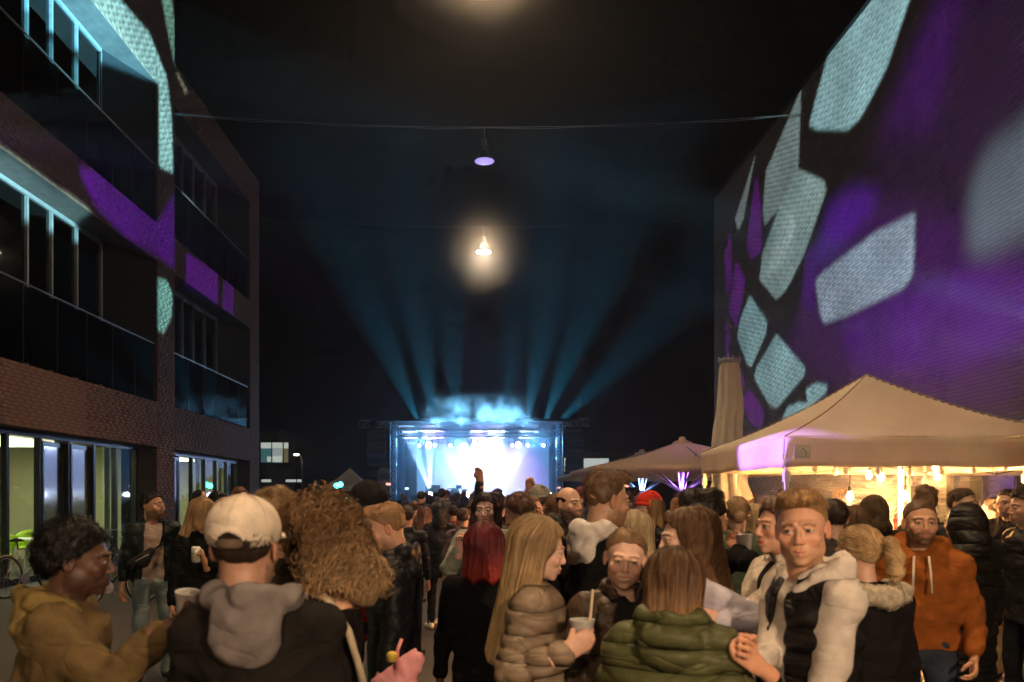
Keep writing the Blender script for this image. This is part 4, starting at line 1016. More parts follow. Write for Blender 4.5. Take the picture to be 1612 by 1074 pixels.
def ribbons(F, P0, n, length, step, rs, width, curl=0.0, up=.0, lift=.004, sweep=(0, 0, -1), free=.0, jit=.12, part=None, cpitch=.035):
    """flat hair strands marched over the surface of a field"""
    idx = rs.randint(0, len(P0), n); P = P0[idx] + rs.normal(0, .002, (n, 3)).astype(f32)
    ns = max(3, int(length/step)); path = [P.copy()]; tdir = None
    sw = np.array(sweep, f32) + rs.normal(0, jit, (n, 3)).astype(f32)
    L = (rs.uniform(.55, 1.0, n)).astype(f32); off = rs.uniform(.0, lift, n).astype(f32)
    for i in range(ns):
        N = F.grad(P); s_ = sw.copy()
        if part is not None:   # strands leave the parting / crown sideways
            s_ += (np.stack([P[:, 0]-part[0], P[:, 1]-part[1], np.zeros(n)], 1)/.06*smoothstep(.03,.1,P[:, 2])[:, None]).astype(f32)
        t = s_ - N*(s_*N).sum(1, keepdims=True); t /= np.maximum(np.linalg.norm(t, axis=1, keepdims=True), 1e-5)
        if tdir is not None: t = .5*t+.5*tdir; t /= np.maximum(np.linalg.norm(t, axis=1, keepdims=True), 1e-5)
        tdir = t
        P = P + t*step*L[:, None]
        d = F.sample(P); corr = (d-off)
        P = P - N*np.where(np.abs(corr) < .05, corr, 0)[:, None]*(1-free)
        path.append(P.copy())
    path = np.stack(path, 1); m = path.shape[1]
    T = np.gradient(path, axis=1); T /= np.maximum(np.linalg.norm(T, axis=2, keepdims=True), 1e-6)
    Nn = F.grad(path.reshape(-1, 3)).reshape(n, m, 3); B = np.cross(T, Nn); B /= np.maximum(np.linalg.norm(B, axis=2, keepdims=True), 1e-6)
    if curl:
        u = np.arange(m)[None]*step/cpitch*2*np.pi + rs.uniform(0, 6.28, n)[:, None]; g = np.minimum(1, np.arange(m)/3.)[None]
        path = path + (B*np.sin(u)[..., None] + Nn*(np.cos(u)*.6+.5)[..., None])*(curl*g*rs.uniform(.5,1.3,(n,1)))[..., None]
    bad = ((path[:, :, 1] < -.085) & (np.abs(path[:, :, 0]) < .075) & (path[:, :, 2] < .06)).any(1) | ((path[:, :, 1] < -.03) & (np.abs(path[:, :, 0]) < .062) & (path[:, :, 2] < .055)).any(1)
    wv = np.sin(np.linspace(0.25, np.pi, m))**.5
    W_ = (width*rs.uniform(.5,1.1,(n,1))*wv[None]*np.where(bad, 0, 1)[:, None])[..., None]
    lean = rs.uniform(-.8,.8,(n,1,1)).astype(f32)
    A = path - (B+Nn*lean)*W_*.5; C_ = path + (B+Nn*lean)*W_*.5
    V = np.stack([A, C_], 2).reshape(-1, 3)
    i0 = (np.arange(n)[:, None]*m + np.arange(m-1)[None])*2
    Q = np.stack([i0, i0+1, i0+3, i0+2], -1).reshape(-1, 4)
    sh = (rs.uniform(.5, 1.45, n)[:, None]*np.linspace(.8, 1.25, m)[None]).repeat(2, 1).ravel()
    return V.astype(f32), Q, sh.astype(f32)

HAIRM = {}
def make_hair(style, sp, h, parent, detail=1.0, Hm=None, Ho=None):
    """style: short, long, bob, curly, afro, ponytail, bun, buzz, bald ... built in head space, then placed"""
    rs = np.random.RandomState(int(sp.get('seed', 1))*7+3)
    hc = np.array(sp.get('haircol', (.06,.035,.02)), f32); tipc = np.array(sp.get('tipcol', hc*1.5), f32)
    L = sp.get('hairlen', .28); ph = rs.rand()*6
    F = Field((-.19,-.17,-.16 if style in ('short','buzz','bald','afro','quiff','curlytop') else -.16-max(0, L)), (.19,.26,.21), h)
    strands = []
    if style in ('short', 'quiff', 'buzz', 'curlytop'):
        th = {'short':.011,'quiff':.005,'buzz':.005,'curlytop':.018}[style]
        F.ell((0,.018,.034), (.077+th*.6,.095+th*.7,.082+th))
        if style == 'quiff': F.ell((0,.0,.092), (.064,.088,.036), .02); F.ell((0,-.055,.105), (.048,.035,.022), .02)
        if style == 'curlytop':
            for i in range(22): a = rs.rand()*6.28; b = rs.rand()*1.15; F.ell((.085*math.sin(b)*math.cos(a), .02+.09*math.sin(b)*math.sin(a), .045+.095*math.cos(b)), (.027,)*3, .012)
        F.wave(.0035, (90,90,70), ph)
        above_plane(F, .084, -.075, .86, .003, ph)
        F.clip(lambda X, Y, Z: (-.075 - Z) + 0*X+0*Y)
        for s in (-1, 1): F.ell((s*.082,.004,-.018), (.02,.026,.034), .006, 's')
        F.op((-.08,-.14,-.1),(.08,-.06,.05), lambda X, Y, Z: np.maximum(np.maximum(np.abs(X)-.052, Y+.062), Z-.062)+0*X, .008, 's')
        if style != 'buzz': strands.append(dict(n=int(2600*detail), length=.032 if style != 'quiff' else .045, step=.009, sweep=(0,.1,-1) if style != 'quiff' else (0,.5,.25), width=.0019, curl=.006 if style == 'curlytop' else 0, part=(0,.04), lift=.010, free=.25, cpitch=.02))
    elif style == 'bald':
        F.ell((0,.020,.030), (.0795,.0965,.080)); F.clip(lambda X, Y, Z: (Z-.045) + .5*np.maximum(0,-Y)+0*X); above_plane(F, .035, -.05, .8)
        for s in (-1, 1): F.ell((s*.084,.004,-.02), (.02,.026,.034), .006, 's')
    elif style == 'afro':
        F.ell((0,.026,.040), (.091,.107,.098)); F.ell((0,.055,.01), (.086,.08,.075), .03); F.wave(.006, (75,80,70), ph)
        above_plane(F, .075, -.088, .75, .003, ph); F.clip(lambda X, Y, Z: (-.07-Z)+0*X+0*Y)
        for s in (-1, 1): F.ell((s*.088,-.004,-.022), (.026,.026,.036), .006, 's')
        strands.append(dict(n=int(2600*detail), length=.03, step=.006, width=.0024, curl=.007, lift=.012, free=.6, cpitch=.012, jit=1.5))
    elif style in ('long', 'curly', 'bob', 'halfup'):
        t = .016 if style != 'curly' else .014
        F.ell((0,.022,.036), (.078+t,.096+t,.083+t*.9))
        wd = sp.get('hairwide', .075 if style != 'curly' else .10); yb = sp.get('hairback', .075)
        F.cap((0,.055,.01), (0,yb+.01,-L*.95), .074+t*.5, wd, .03, flat=(.82,1.15,1))
        fr = sp.get('front', 1)
        for s in (-1, 1):
            if fr: F.cap((s*.066,.004,.03), (s*(.076+.3*wd*.3),-.005+sp.get('fronty',.0),-L*(.85 if fr > .5 else .4)), .022+t*.3, .028, .02)
        if style == 'curly':
            for i in range(70):
                a = rs.rand()*6.28; zz = rs.uniform(-L*1.02, .12); rr = np.sqrt(max(.0,1-max(0,zz)/.15))
                x_, y_ = math.cos(a), math.sin(a)
                if y_ < -.45 and zz < .06: continue
                F.ell((x_*.080*rr, .055+y_*.085*rr, zz*.93), (.022,.022,.024), .018)
            F.wave(.007, (70,70,55), ph)
        else: F.wave(.0045, (95,95,9), ph, lambda X, Y, Z: 1+0*X); F.wave(.002, (190,190,14), ph+1)
        # open the face
        zf = .068
        F.op((-.075,-.2,-.75),(.075,-.01,zf), lambda X, Y, Z: np.maximum(np.maximum(np.abs(X)-(.060+.05*np.maximum(0,-Z-.03)*0), Y+.030-.10*np.maximum(0,-.09-Z)), Z-(zf-14*X*X*.5))+0*X, .014, 's')
        F.ell((0,-.01,-.15), (.052,.075,.10), .015, 's')
        above_cut = (lambda X, Y, Z: (-L - .012*np.sin(60*X+ph) - .01*np.sin(37*Y) - Z)) if style != 'curly' else (lambda X, Y, Z: (-L*.9 - .7*(Y-.05) + .02*np.sin(50*X+ph) - Z))
        F.clip(above_cut)
        if style == 'curly': _ = strands.append(dict(n=int(9000*detail), length=.15, step=.008, width=.0015, curl=.010, lift=.016, free=.3, part=(0,.03), cpitch=.04, jit=.45)) or strands.append(dict(n=int(2200*detail), length=.17, step=.008, width=.0042, curl=.017, lift=.03, free=.45, part=(0,.03), cpitch=.05, jit=.5))
        else: strands.append(dict(n=int(9000*detail), length=min(.42, L+.08), step=.016, width=.0014, curl=sp.get('wavy', .0), lift=.007, free=0, part=(0,-.01), cpitch=.09, jit=.05))
    elif style in ('ponytail', 'bun', 'tied'):
        F.ell((0,.020,.034), (.0815,.100,.088)); above_plane(F, .084, -.078, .74, .002, ph)
        F.op((-.08,-.14,-.1),(.08,-.05,.06), lambda X, Y, Z: np.maximum(np.maximum(np.abs(X)-.056, Y+.056), Z-.066)+0*X, .01, 's')
        for s in (-1, 1): F.ell((s*.086,.0,-.024), (.02,.022,.032), .006, 's')
        if style == 'ponytail':
            px, py, pz = sp.get('tail', (0,.125,.03)); F.ell((px*.8,py-.012,pz), (.024,.026,.026), .014)
            F.chain([(px,py,pz+.005),(px*1.1,py+.032,pz+.008),(px*1.2,py+.045,pz-.05),(px*1.2,py+.042,pz-.11),(px*1.2,py+.035,pz-L)], [.016,.024,.030,.027,.014], k=.015)
        if style == 'bun': F.ell((0,.11,.085), (.04,.04,.04), .01)
        if style == 'tied': F.ell((0,.115,-.02), (.035,.03,.035), .015)
        F.wave(.003, (110,110,14), ph)
        strands.append(dict(n=int(3600*detail), length=.12, step=.012, width=.0022, lift=.005, sweep=(0,.9,-.35), jit=.06))
    P, Q = F.net()
    if len(P) == 0: return None
    sh = .62*(1 + .22*np.sin(150*P[:, 0]+6*P[:, 2]+ph)*np.sin(130*P[:, 1]+ph)).astype(f32)  # under-layer painted darker so the gaps between strands look shaded
    nv = len(P); P0 = P.copy()
    if detail > 0:
        for k in strands:
            kw = dict(k); n = kw.pop('n')
            src = P0
            if style in ('long','curly','bob','halfup'): src = P0[(P0[:, 2] > -L*.6)]
            if style == 'quiff': src = P0[P0[:, 2] > .075]
            V, q, s_ = ribbons(F, src, n, kw.pop('length'), kw.pop('step'), rs, kw.pop('width'), **kw)
            P = np.concatenate([P, V]); Q = np.concatenate([Q, q+nv]); sh = np.concatenate([sh, s_]); nv = len(P)
    tt = smoothstep(.02, -L, P[:, 2])[:, None] if style in ('long','curly','bob','ponytail','halfup') else np.zeros((len(P), 1))
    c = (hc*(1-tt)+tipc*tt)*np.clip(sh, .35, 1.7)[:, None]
    if Hm is not None: P = P @ Hm.T + Ho
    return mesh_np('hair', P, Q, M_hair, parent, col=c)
M_hair = mat('hair_strands', (.1,.05,.03), .5, nscale=14, namt=.25, vcol=True, spec=.35)
M_skin = mat('skin', (.6,.36,.26), .43, nscale=45, namt=.11, vcol=True, bump=.12, bscale=260, spec=.4, sss=.12)
def cloth(col_, kind='fabric', vc=False):
    key = 'cloth_%s_%03d_%03d_%03d' % (kind, *[int(c*1000) for c in col_])
    d = dict(fabric=dict(rough=.9, nscale=16, namt=.22, bump=.4, bscale=140, spec=.12, crease=.5),
             nylon=dict(rough=.52, nscale=6, namt=.15, bump=.3, bscale=40, spec=.28, crease=.6),
             puffer=dict(rough=.5, nscale=6, namt=.15, bump=.3, bscale=40, spec=.3, crease=.7, quilt=1.75),
             leather=dict(rough=.38, nscale=9, namt=.25, bump=.4, bscale=60, spec=.4, crease=.6),
             denim=dict(rough=.9, nscale=7, namt=.3, bump=.4, bscale=200, spec=.15, crease=.6),
             knit=dict(rough=.92, nscale=22, namt=.15, bump=.35, bscale=160, spec=.1, crease=.4),
             fur=dict(rough=.95, nscale=40, namt=.35, bump=.8, bscale=120, spec=.1))[kind]
    return mat(key, col_, **d)

# ---------------------------------------------------------------- hands
def hand_pts(curl=.5, side=1, spread=.0):
    """right hand: wrist at origin, fingers along -z, palm facing -y (thumb side = side*+x)."""
    segs = []
    for i, (bx_, L_) in enumerate(((.030,.072),(.010,.080),(-.010,.074),(-.029,.058))):
        p = np.array((side*bx_, 0, -.088 + .004*abs(i-1))); a = 0
        ls = (L_*.48, L_*.29, L_*.23); pts = [p.copy()]
        for j, l in enumerate(ls):
            a += curl*(75, 95, 55)[j]*(1+.08*i)
            d = np.array((side*(bx_*.6*(1-curl)+spread*bx_*8), -math.sin(R(a)), -math.cos(R(a)))); d /= np.linalg.norm(d); p = p + d*l; pts.append(p.copy())
        segs.append((pts, (.0095,.0088,.008,.0068) if i < 3 else (.0083,.0076,.007,.006)))
    tp = [np.array((side*.026,-.008,-.028)), np.array((side*.046,-.026,-.055)), np.array((side*(.046-.014*curl),-.045-.012*curl,-.078)), np.array((side*(.036-.028*curl),-.058-.008*curl,-.096))]
    segs.append((tp, (.0155,.0115,.0098,.0075)))
    return segs

def make_body(sp, J, heads, h_head, h_hand, parent_name='person'):
    """head, neck, hands and a slim body under the clothes, as one mesh"""
    Hm, Ho = heads
    F = head_field(h_head, sp); P, Q = F.net(); C = head_color(P, sp)
    if sp.get('k_neckcut', True):
        pass
    P = P @ Hm.T + Ho
    Vs, Qs, Cs = [P], [Q], [C]; n = len(P); skin = np.array(sp.get('skin', (.62,.36,.25)), f32)
    for side, key in ((1, 'L'), (-1, 'R')):
        hd = sp.get('hand'+key, {}) or {}
        wr, el = J['wr'+key], J['el'+key]
        fd = wr-el; fd = fd/np.linalg.norm(fd)
        up = np.array(hd.get('palm', (side*-1.0, -.2, 0)), float)        # direction the palm faces (-y of the hand)
        if 'dir' in hd: fd = np.array(hd['dir'], float); fd /= np.linalg.norm(fd)
        yv = -(up - fd*np.dot(up, fd)); yv /= max(1e-6, np.linalg.norm(yv)); zv = -fd; xv = np.cross(yv, zv)
        Rm = np.stack([xv, yv, zv], 1).astype(f32)
        G = Field((-.075,-.12,-.19), (.075,.05,.08), h_hand)
        G.cap((0,.0,.07), (0,0,0), .030, .026, flat=(1,1.15,1)); G.cap((0,0,-.01), (0,.0,-.075), .036, .039, .02, flat=(.92,2.1,1))
        for pts, rr in hand_pts(hd.get('curl', .35), side*hd.get('thumb', 1)): G.chain(pts, rr, k=.005)
        p, q = G.net(); p = p*sp.get('handscale', 1.0) @ Rm.T + wr
        Vs.append(p); Qs.append(q+n); Cs.append(np.tile(skin*np.array((1.0,.9,.86), f32), (len(p), 1))); n += len(p)
    B = Field((-.55,-.6,-.02), (.55,.6,1.62), .028)
    B.chain([J['nk'], J['ch'], J['pv']], [.05,.09,.09], k=.03)
    for k in 'LR':
        B.chain([J['sh'+k], J['el'+k], J['wr'+k]], [.036,.03,.026], k=.03); B.cap(J['ch'], J['sh'+k], .05, .036, .03)
        B.chain([J['hp'+k], J['kn'+k], J['an'+k]], [.055,.04,.03], k=.03)
    p, q = B.net(); Vs.append(p); Qs.append(q+n); Cs.append(np.tile(skin, (len(p), 1)))
    return np.concatenate(Vs), np.concatenate(Qs), np.concatenate(Cs)

def ik(a, b, l1, l2, hint):
    a, b, hint = np.array(a, float), np.array(b, float), np.array(hint, float)
    d = b-a; L = np.linalg.norm(d); Lm = min(L, (l1+l2)*.995); d /= max(L, 1e-6); b = a+d*Lm
    x = (l1*l1-l2*l2+Lm*Lm)/(2*Lm); hgt = math.sqrt(max(0, l1*l1-x*x)); hp = hint - d*np.dot(hint, d); hp /= max(1e-6, np.linalg.norm(hp))
    return a+d*x+hp*hgt, b

def skeleton(sp):
    lean = sp.get('lean', (0, 0)); w = sp.get('shw', .172); wd = sp.get('hipw', .09)
    J = {}
    J['pv'] = np.array((0,.0,.95)); J['ch'] = np.array((lean[0]*.7, .005+lean[1]*.7, 1.27)); J['nk'] = np.array((lean[0], .02+lean[1], 1.46))
    for s, k in ((1, 'L'), (-1, 'R')):
        J['sh'+k] = np.array((s*w+lean[0], .02+lean[1], 1.405+sp.get('shrug', 0)))
        hp = sp.get('arm'+k, (s*.26, -.04, .80)); el, wr = ik(J['sh'+k], hp, .285, .255, sp.get('hint'+k, (s*.5, .6, -.6)))
        J['el'+k], J['wr'+k] = el, wr
        J['hp'+k] = np.array((s*wd, 0, .93)); ft = sp.get('foot'+k, (s*.12, .03*s)); J['an'+k] = np.array((ft[0], ft[1]+.03, .085))
        J['kn'+k] = (J['hp'+k]+J['an'+k])/2 + np.array((s*.01, -.03, .02))
    return J

def jacket(sp, J, h, parent, name='jacket'):
    c = sp.get('coat', (.02,.02,.022)); kind = 'puffer' if sp.get('puff') else sp.get('coatkind', 'nylon'); t = sp.get('bulk', 1.0); hem = sp.get('hem', .84)
    puff = sp.get('puff', 0); seed = sp.get('seed', 1); q = (puff*.8, .022) if puff else None; rs = np.random.RandomState(seed)
    allp = np.array(list(J.values())); lo = allp.min(0)-.22; hi = allp.max(0)+.2; lo[2] = hem-.06; hi[2] = max(J['nk'][2]+(.38 if sp.get('hood') == 'up' else .22), J['elL'][2]+.1, J['elR'][2]+.1, J['wrL'][2]+.06, J['wrR'][2]+.06)
    lo[0] = max(lo[0], min(p[0] for k_, p in J.items() if k_[:2] != 'an')-.2)
    F = Field(lo, hi, h)
    fl = (.80,1.2,1)
    F.cap(J['ch']+(0,.01,.02), (J['pv'][0],.01,hem-.05), .135*t, .135*t*sp.get('flare', 1), .05, flat=fl, quilt=q)
    F.cap(J['ch']+(0,.01,-.05), J['ch']+(0,.01,.08), .138*t, .115*t, .04, flat=fl, quilt=q)
    F.cap(J['ch']+(0,.0,.10), J['nk']+(0,.01,-.01), .10*t, .062, .05, flat=(.85,1.05,1))
    for k in 'LR':
        F.cap(J['nk']+(0,.01,-.06), J['sh'+k]+(0,0,-.018), .058*t, .056*t, .05)
        d = (J['wr'+k]-J['el'+k]); d /= np.linalg.norm(d); cuff = J['wr'+k]-d*.035
        if not sp.get('sleeves', 1): continue
        F.cap(J['sh'+k]+(0,0,-.01), J['el'+k], .058*t, .052*t, .07, quilt=q); F.cap(J['el'+k], cuff, .052*t, .040*t, .02, quilt=q)
        if sp.get('rolled'): pass
    hood = sp.get('hood'); nk = J['nk']
    if hood == 'down':
        pts = [nk+np.array(p) for p in ((-.055,-.075,-.03),(-.095,-.02,.015),(-.09,.06,.04),(0,.10,.045),(.09,.06,.04),(.095,-.02,.015),(.055,-.075,-.03))]
        F.chain(pts, [.024,.036,.042,.046,.042,.036,.024], k=.03)
        F.ell(nk+np.array((0,.11,-.05)), (.12,.058,.09), .03); F.ell(nk+np.array((0,.07,.08)), (.062,.05,.06), .03, 's')
    elif hood == 'up':
        F.ell(nk+np.array((0,.005,.15)), (.112,.128,.145), .04); F.ell(nk+np.array((0,.07,.03)), (.10,.09,.09), .04)
        Ho = nk+np.array((0,-.09,.15)); F.ell(Ho, (.078,.10,.11), .02, 's')
    elif sp.get('collar', 1):
        cz = sp.get('collarh', .03)
        pts = [nk+np.array(p) for p in ((-.045,-.072,-.035),(-.078,-.02,-.005),(-.065,.055,.0),(0,.078,.0),(.065,.055,.0),(.078,-.02,-.005),(.045,-.072,-.035))]
        for dz in (0, cz): F.chain([p+(0,0,dz) for p in pts], [.017]*7, k=.012)
    F.cap(nk+(0,-.0,-.02), nk+(0,-.01,.2), .058, .07, .012, 's')
    if sp.get('open'):    # open front shows the shirt
        ow = sp['open']
        F.op((-ow-.02,-.5,hem-.1), (ow+.02,-.02,J['nk'][2]+.05), lambda X, Y, Z: np.maximum(np.abs(X-J['ch'][0]*.6)-ow*(.75+.35*np.sin(2*Z)), Y+.045)+0*X, .015, 's')
    a = sp.get('fold', .006 if not puff else .003)
    F.wave(a, (22,24,30), rs.rand()*6); F.wave(a*.5, (47,51,60), rs.rand()*6)
    F.clip(lambda X, Y, Z: hem + .008*np.sin(14*X+seed) - Z + 0*Y)
    P, Q = F.net(); o = mesh_np(name, P, Q, cloth(c, kind), parent)
    return o, F

def trousers(sp, J, h, parent):
    F = Field((-.36,-.35,.02), (.36,.35,1.02), h); w = sp.get('legw', 1.0)
    F.ell((0,.01,.93), (.165,.12,.10), .05)
    for k in 'LR':
        F.cap(J['hp'+k], J['kn'+k], .088*w, .066*w, .03); F.cap(J['kn'+k], J['an'+k]+(0,0,.0), .064*w, .052*w, .02)
    F.wave(.005, (24,26,34), sp.get('seed', 1)); F.clip(lambda X, Y, Z: .05-Z+0*X+0*Y)
    P, Q = F.net(); return mesh_np('trousers', P, Q, cloth(sp.get('legs', (.03,.035,.05)), sp.get('legkind', 'denim')), parent)

def shoes(sp, J, h, parent):
    for s, k in ((1, 'L'), (-1, 'R')):
        a = J['an'+k]; F = Field((a[0]-.09, a[1]-.25, -.01), (a[0]+.09, a[1]+.13, .15), h); ang = s*.18
        F.cap((a[0],a[1]+.02,.045), (a[0]+ang*.6,a[1]-.15,.035), .045, .038, .02, flat=(1.05,1,1.15)); F.cap((a[0],a[1]+.01,.05), (a[0],a[1],.11), .042, .045, .02)
        F.clip(lambda X, Y, Z: .003-Z+0*X+0*Y); P, Q = F.net()
        mesh_np('shoe', P, Q, cloth(sp.get('shoe', (.03,.03,.03)), 'leather'), parent)

def person(sp):
    """sp: x,y,z=ground pos, head px etc. Body faces -y before the heading turn."""
    lod = sp.get('lod', 2)
    hh, hhand, hj, ht = {0:(.009,.009,.022,.024), 1:(.0062,.0065,.016,.02), 2:(.0042,.0045,.012,.016), 3:(.0031,.0035,.0095,.016)}[lod]
    J = skeleton(sp); yaw, pit, rol = sp.get('head', (0, 0, 0))
    Hm = rotm(yaw, pit, rol); 
    hoff = np.array(sp.get('headoff', (0, -.035, .160))); Ho = J['nk'] + hoff
    Hs = sp.get('headscale', 1.05)
    Hm = Hm*Hs
    V, Q, C = make_body(sp, J, (Hm, Ho), hh, hhand)
    root = mesh_np('person', V, Q, M_skin, None, col=C)
    tag(root, sp['label'], 'person', sp.get('group', 'people in the night crowd'))
    if sp.get('hairstyle', 'short') != 'none':
        make_hair(sp.get('hairstyle', 'short'), sp, max(hh, .0045) if lod >= 2 else .008, root, {0:.15,1:.35,2:.75,3:1.1}[lod]*sp.get('strands', 1), Hm, Ho)
    jf = None
    o, jf = jacket(sp, J, hj, root, sp.get('coatname', 'jacket'))
    if sp.get('hoodcol'):
        nk = J['nk']; G = Field(nk+np.array((-.2,-.2,-.22)), nk+np.array((.2,.27,.17)), hj)
        pts = [nk+np.array(p) for p in ((-.05,-.085,-.05),(-.10,-.03,.0),(-.10,.06,.03),(0,.115,.04),(.10,.06,.03),(.10,-.03,.0),(.05,-.085,-.05))]
        G.chain(pts, [.020,.030,.036,.040,.036,.030,.020], k=.025); G.ell(nk+np.array((0,.11,-.06)), (.105,.05,.095), .03)
        G.ell(nk+np.array((0,.07,.09)), (.062,.05,.06), .03, 's'); G.cap(nk+(0,-.0,-.02), nk+(0,-.01,.2), .060, .072, .012, 's')
        G.wave(.007, (44,48,54), sp.get('seed', 1)); G.wave(.0035, (90,86,96), 2); P, Qh = G.net()
        mesh_np('hood', P, Qh, cloth(sp['hoodcol'], sp.get('hoodkind', 'knit')), root)
    if sp.get('vest'):
        s3 = dict(sp); s3.update(coat=sp['vest'], coatkind='puffer', bulk=sp.get('bulk', 1)*1.24, hood=None, sleeves=0, puff=.085, hem=sp.get('hem', .84)+.02, open=.035, shirt=None, collarh=.02)
        jacket(s3, J, hj, root, 'vest')
    if sp.get('open') or sp.get('shirt'):
        s2 = dict(sp); s2.update(coat=sp.get('shirt', (.4,.35,.3)), coatkind='fabric', bulk=sp.get('bulk', 1.0)*.90, hood=None, open=0, puff=0, hem=sp.get('shirthem', sp.get('hem', .84)-.02), collarh=.012, sleeves=0)
        jacket(s2, J, hj*1.15, root, 'shirt')
    if sp.get('tr', 1): trousers(sp, J, ht, root)
    if sp.get('feet', 1): shoes(sp, J, max(.012, hj), root)
    hat = sp.get('hat')
    if hat:
        G = Field((-.13,-.2,-.14), (.13,.16,.2), max(hh, .0055)); hcol = sp.get('hatcol', (.3,.02,.02))
        if hat == 'beanie':
            G.ell((0,.022,.062), (.089,.108,.095)); G.wave(.0018, (220,10,10), 1)
            n = np.array((.25, 1.)); n /= np.linalg.norm(n)
            G.clip(lambda X, Y, Z: -((Y+.02)*n[0]+(Z-.035)*n[1])+0*X)
            G.chain([(.088*math.sin(a), .02-.108*math.cos(a), .045+.012*math.cos(a)-.008) for a in np.linspace(0, 6.283, 17)], [.013]*17, k=.006)
            P, Qh = G.net(); mesh_np('beanie', P@Hm.T+Ho, Qh, cloth(hcol, 'knit'), root)
        if hat == 'cap_back':      # cap seen from behind, strap opening at the back, peak in front
            G.ell((0,.020,.048), (.092,.108,.088)); 
            n = np.array((.12, 1.)); G.clip(lambda X, Y, Z: -((Y)*n[0]+(Z-.012)*n[1])+0*X)
            G.ell((0,.128,.008), (.036,.03,.034), .006, 's'); G.ell((0,.02,.035), (.084,.10,.076), .003, 's')
            G.op((-.08,-.2,0),(.08,-.07,.06), lambda X, Y, Z: np.maximum(np.sqrt((X/.075)**2+((Y+.085)/.085)**2)*.08-.08, np.abs(Z-.035-.0*Y+2.5*X*X)-.004)+0*X, .004)
            P, Qh = G.net(); mesh_np('cap', P@Hm.T+Ho, Qh, cloth(hcol, 'fabric'), root)
            G2 = Field((-.06,.06,-.03), (.06,.16,.05), .004)
            G2.chain([(.055*math.sin(a)/1.0, .020+.109*math.cos(a), .016) for a in np.linspace(-.5,.5,7)], [.008]*7, k=.004, flat=(1,1,.7))
            P, Qh = G2.net(); mesh_np('cap_strap', P@Hm.T+Ho, Qh, cloth((.1,.07,.05), 'fabric'), root)
            bt = MB().lathe([(0,.006),(.006,.004),(.008,0)], (0,.02,.135), 10); 
            P = np.array(bt.v, f32); bt.v = [tuple(v) for v in (P@Hm.T+Ho)]; bt.build('cap_button', cloth(hcol, 'fabric'), root, True)
            for a in range(6):
                a_ = a*math.pi/3; mb = MB().tube([(.093*math.sin(a_)*math.sin(b), .02+.109*math.cos(a_)*math.sin(b), .048+.089*math.cos(b)) for b in np.linspace(.05,1.45,9)], .0007, 4)
                P = np.array(mb.v, f32); mb.v = [tuple(v) for v in (P@Hm.T+Ho)]; mb.build('cap_seam', cloth((.38,.33,.27), 'fabric'), root)
    if sp.get('glasses'):
        mb = MB()
        for s in (-1, 1):
            mb.tube([(s*.0315+.0185*math.cos(a), -.1-.0*a, .0+.0155*math.sin(a)) for a in np.linspace(0, 6.283, 15)], .0016, 5)
            mb.tube([(s*.05,-.1,.004),(s*.074,-.06,.006),(s*.078,.01,.004)], .0015, 5)
        mb.tube([(-.013,-.1,.004),(0,-.103,.006),(.013,-.1,.004)], .0015, 5)
        P = np.array(mb.v, f32); mb.v = [tuple(v) for v in (P@Hm.T+Ho)]; mb.build('glasses', M_metal, root)
    if sp.get('furhood'):
        nk = J['nk']; pts = [nk+np.array(p) for p in ((-.10,-.09,-.04),(-.125,.0,.0),(-.10,.10,.0),(0,.15,-.01),(.10,.10,.0),(.125,.0,.0),(.10,-.09,-.04))]
        G = Field(nk-.26, nk+.26, .009); G.chain(pts, [.035,.042,.045,.047,.045,.042,.035], k=.02); G.wave(.006, (80,80,80), 2); P, Qh = G.net()
        rs = np.random.RandomState(5); V2, q2, s2 = ribbons(G, P, 1600, .035, .009, rs, .003, lift=.02, free=.9, jit=1.2, sweep=(0,0,.2))
        mesh_np('fur_trim', np.concatenate([P, V2]), np.concatenate([Qh, q2+len(P)]), cloth(sp['furhood'], 'fur'), root)
    s = sp.get('scale', 1.0); root.location = sp['loc']; root.rotation_euler = (0, 0, R(sp.get('heading', 0))); root.scale = (s, s, s)
    return root, J, (Hm, Ho)

def place(sp, x, ytop, Y, hat=0.0):
    """stand a person at distance Y so that the crown shows at photo pixel (x, ytop)"""
    zt = EYE + (VY-ytop)*Y/FPX; s = zt/(1.757+hat); sp['scale'] = s
    a = R(sp.get('heading', 0)); J = skeleton(sp); o = (J['nk'] + np.array(sp.get('headoff', (0,-.035,.16))))*s
    ox, oy = o[0]*math.cos(a)-o[1]*math.sin(a), o[0]*math.sin(a)+o[1]*math.cos(a)
    sp['loc'] = ((x-VX)*Y/FPX-ox, Y-oy, 0)
    for k in 'LR':       # a hand seen at a photo point, at a given distance
        if 'hand_at'+k in sp:
            w_ = pt(*sp['hand_at'+k]); dx, dy = w_.x-sp['loc'][0], w_.y-sp['loc'][1]
            sp['arm'+k] = ((dx*math.cos(a)+dy*math.sin(a))/s, (-dx*math.sin(a)+dy*math.cos(a))/s, w_.z/s)
    r = person(sp)[0]; PEOPLE.append((sp, r)); return r
PEOPLE = []
def to_world(sp, p):
    a = R(sp.get('heading', 0)); s = sp['scale']; l = sp['loc']
    return Vector((l[0]+s*(p[0]*math.cos(a)-p[1]*math.sin(a)), l[1]+s*(p[0]*math.sin(a)+p[1]*math.cos(a)), l[2]+s*p[2]))
def grip(sp, J, k):
    """world point inside the curled hand"""
    side = 1 if k == 'L' else -1; hd = sp.get('hand'+k, {}) or {}
    fd = J['wr'+k]-J['el'+k]; fd /= np.linalg.norm(fd); up = np.array(hd.get('palm', (side*-1.0,-.2,0)), float)
    if 'dir' in hd: fd = np.array(hd['dir'], float); fd /= np.linalg.norm(fd)
    up = up - fd*np.dot(up, fd); up /= np.linalg.norm(up); return to_world(sp, J['wr'+k]+fd*.075+up*.045)
